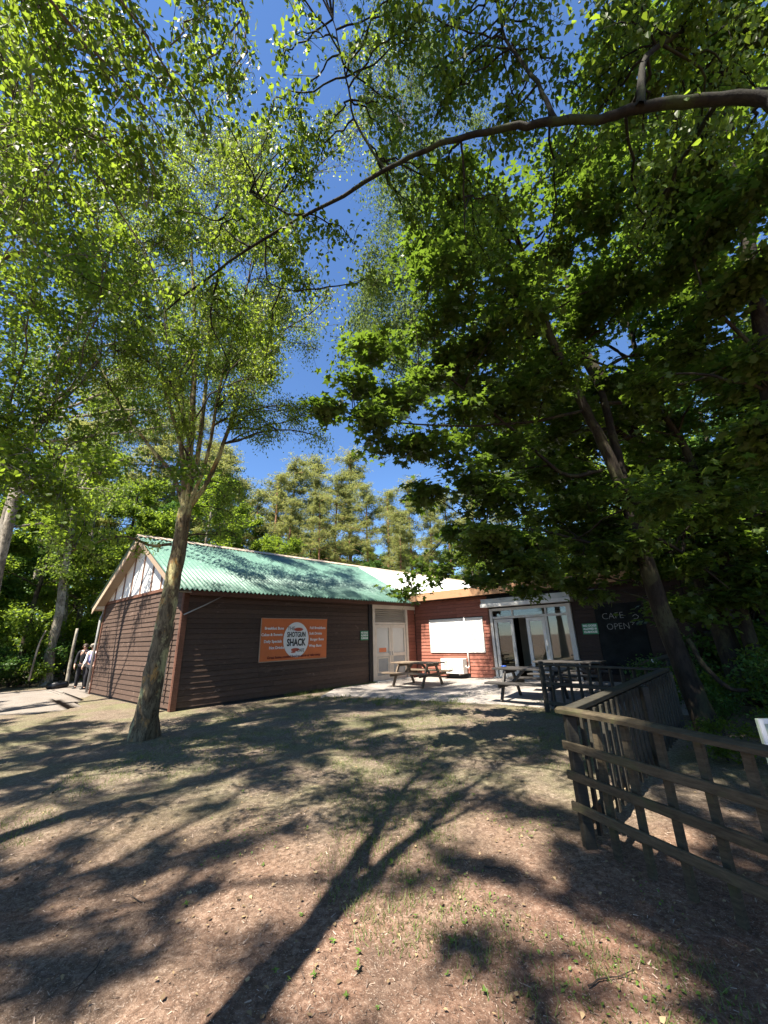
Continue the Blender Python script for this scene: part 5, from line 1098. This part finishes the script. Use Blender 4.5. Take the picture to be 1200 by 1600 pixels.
# ------------------------------------------------------------------ two people by the gable end
def skin_mesh(name, nodes, edges, mat, parent, sub=1):
    me = bpy.data.meshes.new(name); me.from_pydata([n_[0] for n_ in nodes], edges, [])
    o = bpy.data.objects.new(name, me); COL.objects.link(o)
    md = o.modifiers.new('s', 'SKIN'); md.use_smooth_shade = True
    for k, n_ in enumerate(nodes):
        r = n_[1] if isinstance(n_[1], tuple) else (n_[1], n_[1]); me.skin_vertices[0].data[k].radius = r; me.skin_vertices[0].data[k].use_root = (k == 0)
    sd = o.modifiers.new('d', 'SUBSURF'); sd.levels = sub
    dg = bpy.context.evaluated_depsgraph_get(); m2 = bpy.data.meshes.new_from_object(o.evaluated_get(dg)); bpy.data.objects.remove(o)
    m2.materials.clear(); m2.materials.append(mat); m2.name = name
    return link(name, m2, parent)
def person(loc, rz, h, label, top, legs, sleeves, headgear, stride=.12, waistcoat=None, bend=0.0):
    r = empty('person', loc, label, 'person'); r.rotation_euler = (0, 0, rz); k = h / 1.75; r.scale = (k, k, k)
    J = dict(pel=(0, 0, .96), ch=(0, .03 + bend, 1.28), nk=(0, .05 + bend * 1.4, 1.50), hd=(0, .08 + bend * 1.6, 1.63))
    body = [(J['pel'], (.15, .11)), (J['ch'], (.165, .115)), ((0, .045 + bend * 1.3, 1.44), (.10, .08)), (J['nk'], .055), ((0, .065 + bend * 1.5, 1.57), (.070, .078)), (J['hd'], (.078, .092)), ((0, .075 + bend * 1.6, 1.71), (.055, .065))]
    ed = [(0, 1), (1, 2), (2, 3), (3, 4), (4, 5), (5, 6)]
    def chain(root, pts):
        p = root
        for q in pts: body.append(q); ed.append((p, len(body) - 1)); p = len(body) - 1
        return p
    hands = []
    for s in (-1, 1):
        chain(0, [((s * .095, 0, .90), .095), ((s * .105, s * stride * .6 + .05, .50), .062), ((s * .11, s * stride - .05, .09), .042), ((s * .115, s * stride + .02, .045), (.045, .04)), ((s * .12, s * stride + .13, .035), (.042, .03))])
        e = chain(2, [((s * .19, .045 + bend * 1.3, 1.42), .062), ((s * .245, .05 + bend, 1.14), .045), ((s * .235, .17 + bend, .93), .034), ((s * .225, .21 + bend, .86), (.042, .022))]); hands.append(e)
        hp = np.array(body[e][0])
        for f in range(4):
            b0 = hp + np.array([s * .0 + (f - 1.5) * .0, (f - 1.5) * .02, -.035]); L_ = (.07, .085, .08, .06)[f]
            chain(e, [(tuple(b0), .0095), (tuple(b0 + [-s * .012, .004, -L_ * .5]), .009), (tuple(b0 + [-s * .03, .004, -L_ * .95]), .0075)])
        chain(e, [(tuple(hp + [-s * .02, .04, .0]), .011), (tuple(hp + [-s * .035, .06, -.035]), .009)])
    skin_mesh('body', body, ed, M['skin'], r)
    # trousers, top, sleeves a little wider than the body
    tr = [(J['pel'], (.168, .128))]; te = []
    for s in (-1, 1):
        i0 = len(tr); tr += [((s * .095, 0, .88), .108), ((s * .105, s * stride * .6 + .05, .50), .078), ((s * .11, s * stride - .045, .075), .066)]; te += [(0, i0), (i0, i0 + 1), (i0 + 1, i0 + 2)]
    skin_mesh('trousers', tr, te, legs, r)
    tp = [((0, .0, .90), (.172, .132)), ((0, .02 + bend * .5, 1.10), (.172, .130)), (J['ch'], (.185, .135)), ((0, .045 + bend * 1.3, 1.445), (.115, .092)), ((0, .05 + bend * 1.4, 1.50), .07)]
    te = [(0, 1), (1, 2), (2, 3), (3, 4)]
    skin_mesh('waistcoat' if waistcoat else 'jacket', tp, te, waistcoat or top, r)
    sl_ = []; te = []
    for s in (-1, 1):
        i0 = len(sl_); sl_ += [((s * .15, .045 + bend * 1.3, 1.425), .078), ((s * .195, .045 + bend * 1.3, 1.40), .076), ((s * .25, .05 + bend, 1.14), .060), ((s * .238, .165 + bend, .945), .047)]; te += [(i0, i0 + 1), (i0 + 1, i0 + 2), (i0 + 2, i0 + 3)]
    te.append((0, 4)); skin_mesh('sleeves', sl_, te, sleeves, r)
    for s in (-1, 1):
        mb = MB(); y0 = s * stride; mb.lathe((s * .118, y0 + .045, 0.0), [(0, 0), (.05, 0), (.055, .03), (.045, .07), (0, .09)], 12)
        mb.v = [(v[0], (v[1] - y0 - .045) * 2.6 + y0 + .045, v[2]) for v in mb.v]; link('shoe', mb.mesh('shoe', M['black']), r)
    hx = np.array(J['hd'])
    mb = MB(); mb.lathe(hx + [0, -.012, .0], [(.098, -.03), (.104, .03), (.09, .08), (.05, .115), (0, .125)], 16); link('hair', mb.mesh('hair', M['hair']), r)
    mb = MB()
    for s in (-1, 1):
        mb.lathe(hx + [s * .032, .083, .012], [(0, -.008), (.009, -.004), (.009, .004), (0, .008)], 8)
    link('eyes', mb.mesh('eyes', M['black']), r)
    mb = MB(); mb.tube([hx + [0, .088, .02], hx + [0, .112, -.02], hx + [0, .09, -.028]], [.010, .015, .012], 6)
    for s in (-1, 1): mb.tube([hx + [s * .083, -.005, .02], hx + [s * .096, -.012, 0], hx + [s * .085, -.005, -.03]], [.010, .014, .008], 6)
    link('nose_and_ears', mb.mesh('nose_and_ears', M['skin']), r)
    mb = MB(); mb.tube([hx + [-.022, .09, -.048], hx + [0, .097, -.05], hx + [.022, .09, -.048]], [.004, .006, .004], 6); link('mouth', mb.mesh('mouth', M['flat_red']), r)
    if headgear:
        mb = MB(); mb.lathe(hx + [0, -.005, .05], [(.112, -.01), (.125, .02), (.11, .06), (.05, .085), (0, .088)], 16); mb.tube([hx + [0, .09, .055], hx + [0, .17, .035]], [.06, .045], 10); link('cap', mb.mesh('cap', headgear), r)
    return r
pa = onz(123, 1076); pb = onz(136.5, 1077.5)
p1 = person((pa[0], pa[1], 0), math.radians(200), 1.74, 'person in black clothes standing with back turned beside the gable end', M['cloth_black'], M['cloth_black'], M['cloth_black'], None, .10, None, .05)
p2 = person((pb[0], pb[1], 0), math.radians(175), 1.72, 'person in a navy waistcoat with white sleeves and flat cap by the gable end', M['cloth_navy'], M['cloth_black'], M['cloth_white'], M['cap'], .06, M['cloth_navy'])
mb = MB(); mb.hexa([(-.02, .155, 1.10), (.02, .155, 1.10), (.02, .165, 1.10), (-.02, .165, 1.10), (-.03, .135, 1.46), (.03, .135, 1.46), (.03, .15, 1.46), (-.03, .15, 1.46)]); link('tie', mb.mesh('tie', M['cloth_lilac']), p2)
